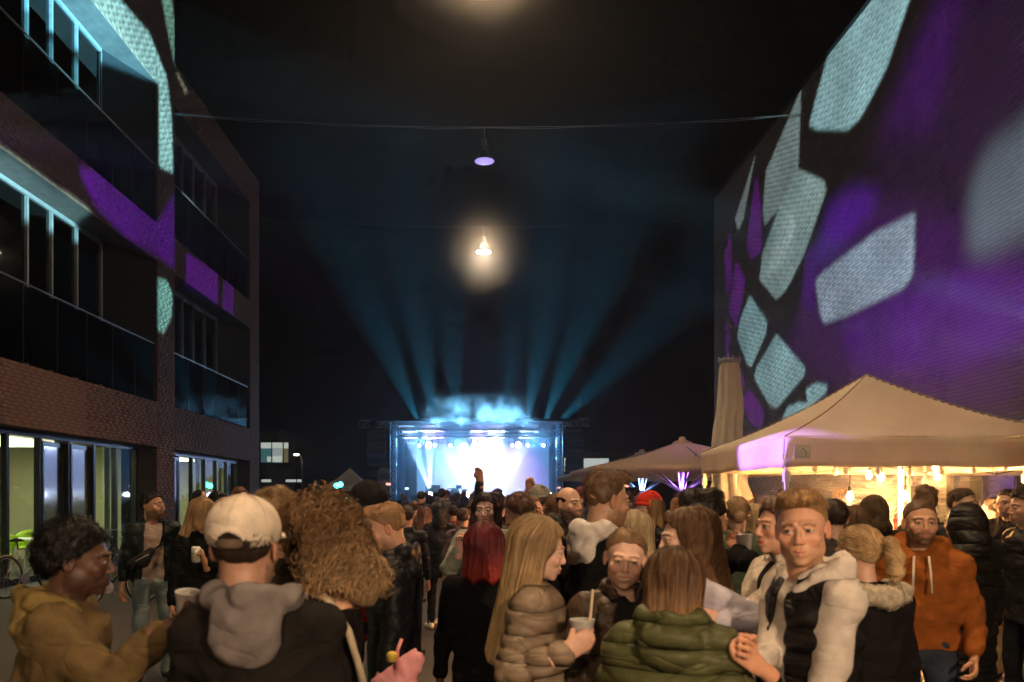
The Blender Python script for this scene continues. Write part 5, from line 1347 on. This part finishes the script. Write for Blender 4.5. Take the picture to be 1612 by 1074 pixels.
# ---------------------------------------------------------------- the people
FAIR = (.60,.35,.25); LIGHT = (.66,.42,.32); TAN = (.48,.27,.18); DARK = (.10,.05,.032)
BLK = (.010,.010,.012)
def P_(label, x, ytop, Y, **k):
    k.setdefault('skin', FAIR); k.setdefault('seed', int(x*7+Y*13) % 997); k['label'] = label
    hat = .012 if k.get('hat') else 0
    if k.get('hairstyle') in ('afro',): hat = .03
    if k.get('hairstyle') in ('curly','curlytop'): hat = .018
    return place(k, x, ytop, Y, hat), k
def cup_thing(loc, label, kind='cup', tilt=0.0, straw=False, colr=None):
    t = thing('plastic_cup' if kind == 'cup' else 'drink_can', label, kind, loc - Vector((0,0,.055)))
    if kind == 'cup':
        m_ = MB().lathe([(0,0),(.030,0),(.0315,.01),(.044,.112),(.046,.115),(.0445,.117),(.042,.112),(.029,.012),(0,.010)], n=26)
        m_.build('cup_wall', mat('cloudy_plastic', (.75,.73,.7), .25, nscale=20, namt=.05, trans=.5), t, True)
        MB().lathe([(0,.075),(.0375,.075),(.0295,.014),(0,.0125)], n=22).build('drink', mat('drink_'+('pale' if colr is None else 'red'), colr or (.5,.42,.3), .1, nscale=20, namt=.05), t, True)
        if straw: MB().tube([(.01,0,.02),(.03,.0,.13),(.038,.0,.22)], .005, 8).build('straw', mat('paper_straw', (.7,.55,.38), .6, nscale=30, namt=.1), t)
    else:
        MB().lathe([(0,0),(.025,.0),(.033,.012),(.033,.105),(.027,.118),(.0265,.113),(0,.112)], n=22).build('can_body', mat('pale_can', (.7,.7,.66), .3, metal=.4, nscale=20, namt=.1), t, True)
        MB().lathe([(.0335,.03),(.0335,.075)], n=22).build('printed_band', mat('can_band', (.45,.42,.3), .4, nscale=60, namt=.5), t, True)
        MB().box(-.008,.012,-.004,.004,.113,.116).build('ring_pull', M_alu, t)
    t.rotation_euler = (tilt, tilt*.5, 0); return t

# --- nearest people
(r1, k1) = P_('dark-haired man in an olive hooded jacket raising a cup, nearest on the left', 124, 803, 2.55, heading=106, skin=DARK, haircol=(.005,.004,.004), hairstyle='afro', lod=3,
   coat=(.12,.08,.035), coatkind='fabric', hoodcol=(.22,.155,.055), hoodkind='fabric', bulk=1.22, fold=.012, hand_atR=(268,985,2.35), handR=dict(curl=.55, palm=(.3,-.2,.9), dir=(.35,-.9,.35)), hintR=(-.3,.2,-1), tr=1, head=(0,4,0), beard=.5, headoff=(0,-.045,.155))
(r2, k2) = P_('man in a backwards cream cap and black coat, seen from behind', 388, 780, 2.2, heading=176, headoff=(.05,-.035,.16), hairstyle='short', haircol=(.03,.018,.012), lod=3, hat='cap_back', hatcol=(.62,.52,.42), coat=(.013,.011,.010), coatkind='fabric', hoodcol=(.16,.14,.135), bulk=1.0, strands=0, fold=.010, beard=.6, skin=(.4,.22,.15), headscale=1.12, armR=(-.22,-.2,.9), armL=(.24,-.2,.95))
(r3, k3) = P_('woman with a big mass of light brown curls and a cream bag strap', 492, 783, 2.6, heading=-104, fem=1, hairstyle='curly', haircol=(.16,.088,.04), tipcol=(.33,.21,.105), hairlen=.19, lod=3, skin=(.66,.36,.22), coat=(.012,.009,.010), coatkind='fabric', bulk=1.0, head=(0,16,-6), smile=.3, hairwide=.062, hairback=.13, front=0, strands=1.3, shw=.165)
(r9, k9) = P_('blonde woman in a taupe puffer jacket laughing over a plastic cup', 850, 812, 3.05, heading=88, fem=1, hairstyle='long', haircol=(.40,.26,.13), tipcol=(.52,.36,.17), hairlen=.46, lod=3, skin=LIGHT, smile=1, head=(0,12,0), coat=(.235,.17,.115), coatkind='nylon', puff=.115, bulk=1.24, hand_atR=(895,1025,2.75), handR=dict(curl=.5, palm=(.9,0,.2), dir=(.1,-.8,.5)), hintR=(-.4,.3,-1), front=.9, fronty=.0, hairwide=.068, hairback=.05)
(r10, k10) = P_('smiling woman with tied-back hair in a brown leather jacket', 984, 829, 3.05, heading=-4, fem=1, hairstyle='tied', haircol=(.28,.16,.08), lod=3, skin=(.72,.45,.35), smile=1, teeth=1, head=(-4,4,5), coat=(.085,.055,.035), coatkind='leather', open=.045, shirt=(.015,.013,.013), lip=(.5,.10,.09), bulk=1.05, collarh=.05, fold=.01)
(r11, k11) = P_('woman with straight brown hair in an olive puffer jacket, back turned', 1062, 862, 2.65, heading=158, fem=1, hairstyle='long', haircol=(.12,.06,.028), tipcol=(.42,.23,.09), hairlen=.27, lod=3, coat=(.085,.088,.035), coatkind='nylon', hood='down', puff=.16, bulk=1.3, head=(0,8,0), armR=(-.24,-.24,1.0), armL=(.24,-.25,1.0), hairwide=.06)
(r12, k12) = P_('tall man with a crumpled white hood over a black coat', 956, 741, 3.8, heading=118, hairstyle='quiff', haircol=(.15,.085,.045), lod=3, skin=TAN, beard=.55, coat=(.010,.009,.009), coatkind='fabric', hoodcol=(.62,.56,.52), bulk=1.22, fold=.01, head=(-6,5,0))
(r13, k13) = P_('woman with long wavy brown hair in a lilac grey sweater', 1078, 798, 3.25, heading=-88, fem=1, hairstyle='long', haircol=(.16,.085,.04), tipcol=(.36,.2,.09), hairlen=.42, wavy=.010, lod=3, skin=LIGHT, coat=(.46,.43,.50), coatkind='knit', bulk=.98, hairback=.12, head=(0,3,0), hand_atL=(1120,975,3.0), front=.3)
(r14, k14) = P_('blond man with a moustache in a pale hoodie and black vest', 1262, 771, 2.7, heading=-76, headscale=1.06, hairstyle='quiff', haircol=(.38,.22,.10), lod=3, skin=(.62,.34,.22), beard=.22, beardcol=(.4,.22,.1), coat=(.55,.48,.42), coatkind='knit', hoodcol=(.58,.51,.45), vest=(.011,.009,.009), bulk=.93, armL=(.16,-.16,.88), head=(48,2,-3), look=-.6, hand_atR=(1190,1045,2.5), handR=dict(curl=.7, palm=(.8,0,.5), dir=(.0,-.8,.6)), hintR=(-.3,.3,-1), hem=.78, fold=.005)
(r15, k15) = P_('brown-haired woman in a fluffy cream coat behind the vest', 1228, 779, 3.4, heading=-80, fem=1, hairstyle='bob', haircol=(.12,.055,.03), hairlen=.14, lod=3, skin=(.66,.36,.25), coat=(.66,.58,.48), coatkind='fur', bulk=1.2, lip=(.45,.08,.07), open=.03, shirt=(.02,.02,.02), collarh=.06, hand_atR=(1165,1000,3.15), front=.3)
(r16, k16) = P_('woman with a blonde ponytail and a fur-trimmed black hood', 1350, 824, 3.2, heading=196, fem=1, hairstyle='ponytail', haircol=(.45,.29,.14), tipcol=(.6,.42,.22), hairlen=.13, lod=3, coat=(.011,.009,.009), coatkind='fabric', furhood=(.5,.42,.31), bulk=1.1, head=(0,6,0), tail=(-.035,.115,.03))
# --- second row
(r4, k4) = P_('blond man in a black jacket looking down to the left', 607, 793, 4.1, heading=-82, hairstyle='quiff', haircol=(.42,.24,.12), lod=3, skin=(.64,.36,.25), beard=.35, beardcol=(.3,.16,.08), coat=(.010,.010,.011), bulk=1.12, head=(0,15,0), hem=.72, hood='down')
P_('person in a round black woollen hat and red scarf', 578, 771, 4.9, heading=200, hat='beanie', hatcol=(.015,.014,.015), headscale=1.35, hairstyle='none', lod=2, coat=(.5,.05,.02), coatkind='knit', collarh=.06)
(r6, k6) = P_('person with a dark red bob in a long black coat', 762, 821, 4.0, heading=182, fem=1, hairstyle='bob', haircol=(.13,.012,.018), tipcol=(.36,.035,.02), hairlen=.17, lod=3, coat=(.008,.007,.008), coatkind='fabric', hem=.55, flare=1.1, bulk=1.0, legs=(.02,.02,.02), hairwide=.085)
(r7, k7) = P_('man with dark chin-length hair in a pale green jacket raising a fist', 765, 775, 5.8, heading=-6, hairstyle='bob', haircol=(.028,.014,.016), hairlen=.09, lod=2, skin=(.55,.36,.32), coat=(.30,.33,.27), coatkind='denim', bulk=1.2, hand_atR=(724,862,5.5), handR=dict(curl=1.0, palm=(0,-1,0), dir=(.2,-.2,1)), hintR=(-.5,-.1,-1), look=0, head=(-5,-2,0))
P_('man with a tousled brown mop looking down left of the tall man', 818, 778, 5.4, heading=-112, hairstyle='curlytop', haircol=(.15,.08,.055), lod=2, coat=(.08,.05,.04), head=(0,14,0))
(r17, k17) = P_('bearded man in a rust orange jacket and dark jeans', 1449, 783, 4.2, heading=-26, hairstyle='buzz', haircol=(.15,.08,.045), lod=3, skin=(.58,.32,.2), beard=.95, beardcol=(.045,.022,.013), coat=(.29,.085,.016), coatkind='fabric', hood='down', bulk=1.12, hem=.93, legs=(.035,.045,.065), head=(12,0,0), look=-.3, fold=.012, armR=(-.26,-.12,.92), armL=(.24,-.12,.92))
P_('person in a black quilted coat with the hood up beside the orange jacket', 1514, 790, 4.9, heading=195, hood='up', hairstyle='none', lod=2, coat=(.010,.009,.008), puff=.12, bulk=1.22, hem=.6, legs=BLK)
(r19, k19) = P_('young man in a black jacket over a white shirt under the tent edge', 1517, 767, 6.4, heading=18, hairstyle='short', haircol=(.05,.025,.015), lod=2, skin=(.62,.4,.26), coat=BLK, open=.055, shirt=(.6,.56,.5), head=(8,0,0), hand_atL=(1548,838,6.1), handL=dict(curl=.5, palm=(-.5,0,.6)))
(r20, k20) = P_('man with glasses in a black sweater and khaki trousers', 1586, 769, 7.3, heading=-68, hairstyle='short', haircol=(.02,.012,.01), glasses=1, lod=2, skin=(.62,.36,.26), beard=.7, smile=.7, coat=BLK, coatkind='knit', hem=.98, legs=(.30,.23,.14), legw=1.2, shoe=(.01,.01,.01), hand_atR=(1600,935,7.0))
P_('man with dark curls and black coat cut by the right photo edge', 1613, 766, 5.7, heading=-92, hairstyle='curlytop', haircol=(.02,.012,.01), lod=2, skin=TAN, beard=.5, coat=(.010,.010,.010), bulk=1.15, hem=.8, legs=BLK)
(r22, k22) = P_('man with black curly hair in a black shirt bending over his food', 1118, 775, 4.4, heading=112, hairstyle='curlytop', haircol=(.012,.008,.007), lod=2, skin=(.42,.23,.15), coat=(.008,.008,.008), coatkind='fabric', head=(0,18,0), hand_atR=(1160,862,4.2), handR=dict(curl=.5, palm=(0,0,1)), collar=0, lean=(0,-.05))
P_('dark-haired man turned to the tent behind the black curls', 1092, 767, 6.0, heading=125, hairstyle='short', haircol=(.015,.01,.009), lod=2, skin=TAN, coat=BLK)
P_('woman with a low knot of fair hair in a dark green jacket', 1160, 780, 5.6, heading=172, fem=1, hairstyle='tied', haircol=(.28,.17,.09), lod=2, coat=(.07,.10,.055), bulk=1.05)
P_('woman with loose pale blonde hair beside the green jacket', 1187, 793, 6.3, heading=215, fem=1, hairstyle='long', haircol=(.5,.34,.18), hairlen=.24, lod=1, coat=(.3,.22,.15))
P_('girl in a red woollen hat with long fair hair', 1019, 775, 6.6, heading=-72, fem=1, hat='beanie', hatcol=(.52,.035,.02), hairstyle='long', haircol=(.38,.23,.10), hairlen=.32, lod=2, skin=LIGHT, coat=BLK)
P_('woman with cream blonde hair behind the tall man with the white hood', 996, 803, 4.6, heading=200, fem=1, hairstyle='long', haircol=(.58,.44,.27), hairlen=.2, lod=1, coat=(.3,.25,.2))
P_('bald man with a full black beard looking right', 897, 764, 6.0, heading=36, hairstyle='bald', haircol=(.02,.012,.01), lod=2, skin=(.66,.40,.28), beard=1, coat=(.011,.009,.009), open=.03, shirt=(.2,.14,.08), hood='down')
P_('woman with long brown hair just left of the bald man', 877, 776, 6.9, heading=150, fem=1, hairstyle='long', haircol=(.22,.12,.07), hairlen=.25, lod=1, coat=(.05,.03,.03))
P_('man in a grey woollen hat and glasses with a dark scarf', 851, 765, 6.9, heading=28, hat='beanie', hatcol=(.24,.23,.2), hairstyle='none', glasses=1, lod=2, skin=(.62,.36,.28), beard=.8, beardcol=(.1,.04,.03), coat=(.12,.10,.09), coatkind='knit', collarh=.06)
P_('short-haired man between the brown mop and the grey hat', 836, 777, 6.2, heading=48, hairstyle='buzz', haircol=(.2,.11,.07), lod=2, skin=(.66,.36,.28), coat=(.1,.06,.05))
(r29, k29) = P_('man in an open dark jacket and pale jeans with a shoulder bag', 241, 773, 7.3, heading=26, hairstyle='short', haircol=(.016,.01,.008), lod=3, skin=(.56,.32,.2), beard=.75, smile=.8, coat=(.011,.017,.018), coatkind='nylon', open=.085, shirt=(.36,.27,.23), shirthem=.92, hem=.92, legs=(.26,.33,.36), head=(46,-4,0), bulk=1.14, armR=(-.27,.05,.83), armL=(.27,.02,.83))
(r30, k30) = P_('woman in a black hoodie holding a pale can near the glass doors', 322, 785, 6.3, heading=24, fem=1, hairstyle='long', haircol=(.40,.25,.12), hairlen=.2, lod=2, skin=(.55,.32,.2), coat=(.008,.008,.008), coatkind='fabric', hood='down', bulk=1.08, head=(60,14,0), hand_atL=(322,884,6.0), handL=dict(curl=.6, palm=(-.8,0,.1), dir=(-.3,-.4,.9)), hintL=(.6,.1,-1), legs=BLK, front=.3)
P_('dark-haired man behind the woman with the can', 345, 772, 7.5, heading=70, hairstyle='short', haircol=(.012,.009,.008), lod=1, skin=(.5,.28,.18), coat=(.02,.02,.02), legs=BLK)
P_('man with reddish short hair standing behind the cream cap', 378, 766, 8.2, heading=40, hairstyle='short', haircol=(.16,.07,.04), lod=1, skin=(.62,.36,.25), coat=(.03,.03,.035), legs=BLK)
P_('person with loose brown curls between the cap and the big curls', 436, 773, 3.2, heading=178, hairstyle='curlytop', haircol=(.24,.14,.055), lod=2, coat=(.06,.045,.03), coatkind='fabric')
P_('man in black raising one arm towards the stage lights', 785, 775, 8.2, heading=176, hairstyle='short', haircol=(.03,.02,.025), lod=2, coat=(.025,.03,.04), hand_atL=(755,748,7.9), handL=dict(curl=.35, palm=(0,1,0), dir=(.1,.15,1)), hintL=(.9,.3,-.5))
P_('man in dark grey holding his hand up in front of the stage', 818, 779, 7.4, heading=170, hairstyle='short', haircol=(.1,.05,.04), lod=1, coat=(.05,.04,.05), hand_atR=(834,772,7.0), handR=dict(curl=.5, palm=(0,1,0), dir=(0,.1,1)))
P_('woman in black with long brown hair and white shoes facing the stage', 668, 797, 10.5, heading=184, fem=1, hairstyle='long', haircol=(.22,.11,.09), hairlen=.3, lod=1, coat=(.022,.022,.028), hem=.7, legs=(.09,.11,.14), shoe=(.6,.58,.55))
P_('person in black with the hood up beside the long brown hair', 693, 790, 10.2, heading=178, hood='up', hairstyle='none', lod=1, coat=(.018,.018,.024), hem=.7, legs=BLK, shoe=(.55,.52,.5))
P_('person in a maroon jacket in the queue before the stage', 714, 795, 11.5, heading=180, hairstyle='short', haircol=(.05,.03,.03), lod=1, coat=(.2,.025,.035), legs=BLK)
P_('person with mauve brown short hair left of the chin-length hair', 729, 799, 9.4, heading=186, hairstyle='short', haircol=(.16,.08,.09), lod=1, coat=(.12,.07,.08), legs=BLK)
P_('fair-haired person in a brown coat far down the gap', 746, 786, 11.8, heading=176, hairstyle='short', haircol=(.3,.19,.13), lod=1, coat=(.14,.09,.06), legs=BLK)
P_('person in a grey parka at the left side of the gap', 651, 788, 12.6, heading=182, hairstyle='short', haircol=(.18,.1,.08), lod=1, coat=(.06,.055,.06), legs=BLK)
P_('person with a dark head right behind the blond man', 640, 795, 8.4, heading=180, hairstyle='short', haircol=(.08,.05,.04), lod=1, coat=(.03,.03,.035), legs=BLK)
P_('person in a dark hood waiting under the tent bulbs', 1371, 778, 6.4, heading=186, hood='up', hairstyle='none', lod=1, coat=(.06,.04,.025), coatkind='fabric')
P_('person with a smooth brown bob below the left bulb', 1343, 796, 6.0, heading=178, fem=1, hairstyle='bob', hairlen=.1, haircol=(.12,.065,.03), lod=2, coat=(.04,.025,.02))
P_('vendor in a white top and red apron behind the counter', 1398, 783, 10.9, heading=5, hairstyle='short', haircol=(.3,.2,.1), lod=1, coat=(.7,.62,.5), coatkind='fabric', vest=(.5,.03,.02))
P_('person with bright rim-lit hair behind the orange jacket', 1454, 766, 6.9, heading=180, hairstyle='curlytop', haircol=(.18,.10,.05), lod=1, coat=(.05,.03,.02))
P_('dark-haired person queueing right of the vest', 1311, 784, 5.0, heading=175, hairstyle='short', haircol=(.03,.018,.012), lod=1, coat=(.03,.02,.015))
P_('person with a dark head half hidden by the big curls', 520, 783, 7.6, heading=180, hairstyle='curlytop', haircol=(.1,.06,.05), lod=1, coat=(.03,.03,.035), legs=BLK)
P_('person in a brown coat left of the tall folded parasol', 1128, 770, 8.8, heading=170, hairstyle='short', haircol=(.05,.03,.02), lod=1, coat=(.07,.05,.035), legs=BLK)
P_('person with fair hair waiting by the folded parasol', 1205, 781, 8.2, heading=190, fem=1, hairstyle='long', hairlen=.2, haircol=(.36,.22,.12), lod=1, coat=(.05,.04,.04), legs=BLK)
P_('person in a black coat under the right half of the tent', 1560, 783, 9.6, heading=200, hairstyle='short', haircol=(.02,.015,.01), lod=1, coat=(.02,.02,.025), legs=BLK)

# --- things in their hands
def held(k, side, label, kind='cup', **kw):
    sc = kw.pop('sc', 1.0); J = skeleton(k); t = cup_thing(grip(k, J, side), label, kind, **kw); t.scale = (sc, sc, sc); return t
held(k1, 'R', 'plastic cup of red drink in the raised hand on the left', colr=(.35,.03,.02), tilt=.15, sc=.8)
held(k9, 'R', 'cloudy plastic cup with a straw held by the blonde woman', straw=True)
held(k30, 'L', 'pale can held up by the woman in the black hoodie', 'can')
pl = cup_thing(pt(1172, 860, 4.15), 'plastic cup in front of the black curly hair')
# shoulder bag of the man on the left
def strap(k, pts, r, name, m, flat=.35):
    mb = MB().tube([to_world(k, p) for p in pts], r, 8); return mb
bag = thing('shoulder_bag', 'black crescent shoulder bag worn across the taupe shirt', 'bag', to_world(k29, (-.10,-.20,1.16)), R(26))
G = Field((-.15,-.08,-.15), (.15,.08,.15), .007); G.chain([(-.085,0,-.06),(0,0,-.03),(.07,0,.05)], [.045,.062,.038], k=.02, flat=(1,1.3,1)); P, Q = G.net(); mesh_np('bag_body', P, Q, cloth((.015,.013,.014), 'nylon'), bag)
bw = bag.matrix_basis.inverted() if False else None
sp_ = [(.05,-.165,1.26),(.085,-.155,1.38),(.10,-.06,1.475),(.09,.05,1.48)]
mb = MB().tube([Matrix.Rotation(-R(26),3,'Z') @ (to_world(k29, p)-bag.location) for p in [(-.04,-.19,1.20)]+sp_], .010, 6); mb.build('strap', cloth((.02,.018,.018), 'fabric'), bag)
MB().tube([(-.06,-.052,-.03),(.05,-.055,.03)], .004, 5).build('zip', M_alu, bag)
# cream strap of the woman with the curls
ss = thing('bag_strap', 'cream shoulder strap curving down the back of the curly-haired woman', 'bag strap', to_world(k3, (.12,.08,1.46)))
mb = MB().tube([to_world(k3, p)-ss.location for p in [(.10,-.06,1.47),(.115,.03,1.485),(.115,.10,1.44),(.09,.155,1.34),(.05,.175,1.22),(.0,.18,1.10)]], .013, 8); mb.build('webbing', cloth((.62,.5,.36), 'fabric'), ss, True)
# drawstring on the orange jacket
for s in (-1, 1):
    ds = MB().tube([to_world(k17, (s*.035,-.12,1.44)), to_world(k17, (s*.04,-.172,1.36)), to_world(k17, (s*.045,-.178,1.25))], .006, 6).build('drawstring', cloth((.7,.62,.5), 'fabric'), None, True)
    ds.parent = r17; ds.matrix_parent_inverse = (Matrix.Translation(r17.location) @ Matrix.Rotation(r17.rotation_euler.z, 4, 'Z') @ Matrix.Diagonal((*r17.scale, 1))).inverted()
# pink paper bag at the bottom
G = Field((-.13,-.06,-.10), (.13,.06,.14), .006)
G.cap((-.03,0,-.06), (.03,0,.05), .085, .045, flat=(1,2.2,1)); G.cap((.02,0,.04), (.05,.0,.10), .02, .012, flat=(1,2,1)); G.wave(.006, (60,50,55), 1); G.wave(.004, (110,90,100), 2); P, Q = G.net()
pb = thing('paper_bag', 'crumpled pink paper bag held up at the bottom of the photo', 'bag', pt(634, 1062, 3.0)); mesh_np('bag_paper', P, Q, mat('pink_paper', (.62,.26,.28), .6, nscale=7, namt=.15, bump=.5, bscale=20), pb, smooth=True)
MB().tube([(-.02,-.03,.03),(-.015,-.035,.10),(.0,-.03,.14)], .007, 7).build('handle', mat('pink_handle', (.8,.3,.3), .5, nscale=9, namt=.1), pb, True)
MB().lathe([(0,-.02),(.02,-.015),(.022,.01),(.012,.02),(0,.022)], (-.035,-.045,.075), 12).build('yellow_snack', mat('yellow_snack', (.6,.4,.06), .5, nscale=40, namt=.3), pb, True)

# --- the crowd further down the street: a few figures, each copied with its parts
protos = []
rnd = random.Random(11)
specs = [dict(hairstyle='short', haircol=(.05,.03,.02), coat=(.03,.03,.04)), dict(hairstyle='long', fem=1, hairlen=.24, haircol=(.24,.14,.08), coat=(.08,.05,.05)),
         dict(hood='up', hairstyle='none', coat=(.02,.02,.03)), dict(hairstyle='bob', fem=1, hairlen=.1, haircol=(.35,.22,.12), coat=(.14,.10,.07)),
         dict(hat='beanie', hatcol=(.2,.06,.05), hairstyle='none', coat=(.05,.06,.08)), dict(hairstyle='curlytop', haircol=(.08,.045,.03), coat=(.2,.17,.14)),
         dict(hairstyle='buzz', haircol=(.12,.07,.04), coat=(.03,.05,.04)), dict(hairstyle='tied', fem=1, haircol=(.4,.26,.13), coat=(.02,.02,.02))]
looks = ['short dark hair', 'long brown hair', 'black hood up', 'fair bob', 'red-brown woollen hat', 'dark curls and pale coat', 'cropped hair', 'tied fair hair']
spots = []
for i in range(76):
    Y = 13.5 + 31*(i/76)**.9 + rnd.uniform(-.6, .6); half = min(5.6, .16*Y)
    X = rnd.uniform(-half, half*1.2)
    if X < 0 and Y < 17 and X > -.14*Y+.3 and abs((X/Y*FPX+VX)-690) < 14: X -= 1
    spots.append((X, Y, rnd.uniform(165, 195)))
for i in range(14): spots.append((rnd.uniform(2.6, 7.4), rnd.uniform(14, 22), rnd.uniform(0, 360)))
for i in range(6): spots.append((rnd.uniform(-7.4, -4.2), rnd.uniform(12, 26), rnd.uniform(60, 200)))
def where_(i, X, Y):
    if i >= 90: return 'by the brick building, ' + ('nearer' if Y < 19 else 'farther') + ' end'
    if i >= 76: return ('left of' if X < 4.2 else 'beside' if X < 5.6 else 'right of') + (' the nearer parasol' if Y < 18.5 else ' the farther parasol')
    side = 'left of' if X/Y < -.05 else ('below' if X/Y < .05 else 'right of'); d = ('front rows' if Y > 34 else 'middle rows' if Y > 23 else 'back rows')
    return '%s the stage centre, %s' % (side, d)
where = ['facing the stage', 'near the stage front', 'in the middle of the crowd', 'down the street']
for i, (X, Y, hd) in enumerate(spots):
    j = i % len(specs)
    if i < len(specs):
        sp = dict(specs[j]); sp.update(label='x', lod=0, seed=i+3, loc=(X, Y, 0), heading=hd, legs=BLK, skin=(FAIR, TAN, LIGHT)[i % 3], fold=.008, scale=1.0)
        root, _, _ = person(sp); protos.append(root)
    else: root = copy_tree(protos[j])
    s = rnd.uniform(.93, 1.06); root.location = (X, Y, 0); root.rotation_euler = (0, 0, R(hd)); root.scale = (s, s, s)
    root['group'] = 'distant crowd in front of the stage'
    root['label'] = 'person with %s, %s' % (looks[j], where_(i, X, Y))
# look-alikes whose place in the crowd reads the same are told apart by their order from left to right
same = {}
for o in [o for o in COL.objects if o.get('group') == 'distant crowd in front of the stage']: same.setdefault(o['label'], []).append(o)
for lab, os_ in same.items():
    if len(os_) in (2, 3):
        os_.sort(key=lambda o: o.location.x/o.location.y)
        for o, w_ in zip(os_, ('left one', 'right one') if len(os_) == 2 else ('left one', 'middle one', 'right one')):
            if len((lab + ' ' + w_).split()) <= 16: o['label'] = lab + ', ' + w_
# raised phones and hands glitter in the far crowd
for i in range(10):
    X, Y, hd = spots[20+i*5]; z = 1.95+.1*(i % 3)
    ph_ = thing('raised_phone', 'small lit phone held up over the distant crowd', 'phone', (X+.1, Y-.25, z), 0, 'phones held up in the distant crowd')
    MB().box(-.075,.075,0,.01,-.04,.04).build('phone_body', M_black, ph_); MB().box(-.07,.07,-.004,-.001,-.036,.036).build('screen', mat('phone_screen_%d' % (i % 3), (.5,.5,.5), .3, emis=((.5,.8,1),(1,.35,.3),(.9,.8,1))[i % 3], estr=1.6), ph_)

# ---------------------------------------------------------------- bicycles and cafe furniture by the left building
def bicycle(loc, rz, label, col_):
    t = thing('bicycle', label, 'bicycle', loc, R(rz)); fm = mat('bike_paint_%d' % int(col_[0]*100), col_, .35, metal=.3, nscale=20, namt=.1)
    for xw in (-.52, .52):
        w_ = MB().tube([(xw+.335*math.cos(a), 0, .35+.335*math.sin(a)) for a in np.linspace(0, 6.2832, 33)], .016, 7, False).build('wheel', mat('tyre', (.02,.02,.02), .8, nscale=30, namt=.2), t, True)
        MB().tube([(xw+.312*math.cos(a), 0, .35+.312*math.sin(a)) for a in np.linspace(0, 6.2832, 29)], .008, 5, False).build('rim', M_alu, w_)
        sp = MB()
        for k in range(14): a = k*.4488; sp.tube([(xw,.02*(-1)**k,.35),(xw+.31*math.cos(a),0,.35+.31*math.sin(a))], .0018, 3, False)
        sp.build('spokes', M_alu, w_)
        MB().tube([(xw+.36*math.cos(a), 0, .35+.36*math.sin(a)) for a in np.linspace(.3, 2.6, 12)], .012, 5).build('mudguard', fm, w_)
    fr = MB(); A=(-.52,0,.35); B=(-.14,0,.30); C=(-.26,0,.80); D=(.36,0,.84); E=(.52,0,.35); D2=(.39,0,.74)
    for a, b, r in ((A,B,.010),(A,C,.009),(B,C,.015),(C,D,.014),(B,D2,.016),(D2,E,.013),((.34,0,.90),D2,.016)): fr.tube([a,b], r, 8)
    fr.build('frame', fm, t, True)
    MB().tube([C,(-.285,0,.93)], .012, 6).lathe([(0,0),(.10,0),(.12,.02),(.06,.045),(0,.05)], (-.29,0,.93), 12).build('saddle', M_black, t, True)
    MB().tube([(.34,0,.88),(.33,0,1.02)], .012, 6).tube([(.22,-.27,1.03),(.31,-.18,1.04),(.33,0,1.02),(.31,.18,1.04),(.22,.27,1.03)], .011, 7).build('handlebar', M_alu, t, True)
    MB().lathe([(0,-.012),(.09,-.01),(.09,.01),(0,.012)], (-.14,-.03,.30), 16, 'y').tube([(-.14,-.06,.30),(-.02,-.06,.18)], .009, 5).tube([(-.14,.06,.30),(-.26,.06,.42)], .009, 5).build('crank', M_alu, t)
    MB().lathe([(0,-.03),(.03,-.025),(.03,.02),(0,.025)], (.42,0,.88), 10).build('headlight', M_alu, t)
bicycle((-7.7, 13.6, 0), 78, 'bicycle with a pale frame leaning near the first glass doors', (.5,.42,.35))
bicycle((-7.2, 15.2, 0), 95, 'dark bicycle parked beside the pale-framed one', (.05,.05,.06))
bicycle((-5.6, 12.2, 0), 60, 'black bicycle standing behind the man in the olive jacket', (.03,.03,.03))
bicycle((-4.9, 12.9, 0), 110, 'bicycle behind the man with the shoulder bag', (.3,.26,.2))
def cafe_table(loc, label):
    t = thing('cafe_table', label, 'table', loc)
    MB().box(-.6,.6,-.4,.4,.72,.75).build('table_top', mat('white_laminate', (.75,.75,.72), .4, nscale=6, namt=.05), t)
    for a in (-.55,.55):
        for b in (-.35,.35): MB().tube([(a,b,0),(a,b,.72)], .018, 6).build('leg', M_alu, t)
def cafe_chair(loc, rz, label):
    t = thing('cafe_chair', label, 'chair', loc, R(rz)); lm = mat('lime_plastic', (.45,.62,.03), .4, nscale=6, namt=.08)
    G = Field((-.28,-.28,.38), (.28,.34,.9), .02); G.cap((-.14,0,.45),(.14,0,.45),.05,flat=(1,.3,1.8)); G.cap((-.14,.2,.62),(.14,.2,.78),.10,flat=(.8,3,1),k=.05); G.ell((0,0,.45),(.22,.22,.03),.03); G.ell((0,.21,.66),(.2,.03,.17),.05)
    P, Q = G.net(); mesh_np('seat_shell', P, Q, lm, t)
    for a in (-.16,.16):
        for b in (-.16,.16): MB().tube([(a,b,.44),(a*1.3,b*1.3,0)], .012, 6).build('leg', M_alu, t)
cafe_table((-10.0, 17.6, 0), 'white cafe table inside the lit room nearest the pale bicycle'); cafe_table((-10.4, 19.9, 0), 'white cafe table further inside the lit room')
cafe_chair((-9.6, 18.5, 0), 200, 'lime green chair beside the nearer white table'); cafe_chair((-10.0, 16.6, 0), 10, 'lime green chair with its back to the first glass doors'); cafe_chair((-10.8, 19.0, 0), 60, 'lime green chair at the farther white table')
nb = MB().box(-9.25,-9.24,13.9,14.35,1.25,1.75).build('paper_notice', mat('paper_white', (.7,.7,.66), .7, nscale=9, namt=.08)); tag(nb, 'white paper notice behind the first glass pane', 'notice')
nn = MB().box(-9.238,-9.235,14.2,14.3,1.62,1.7).build('red_mark', mat('notice_red', (.6,.05,.03), .7, nscale=9, namt=.08), nb)
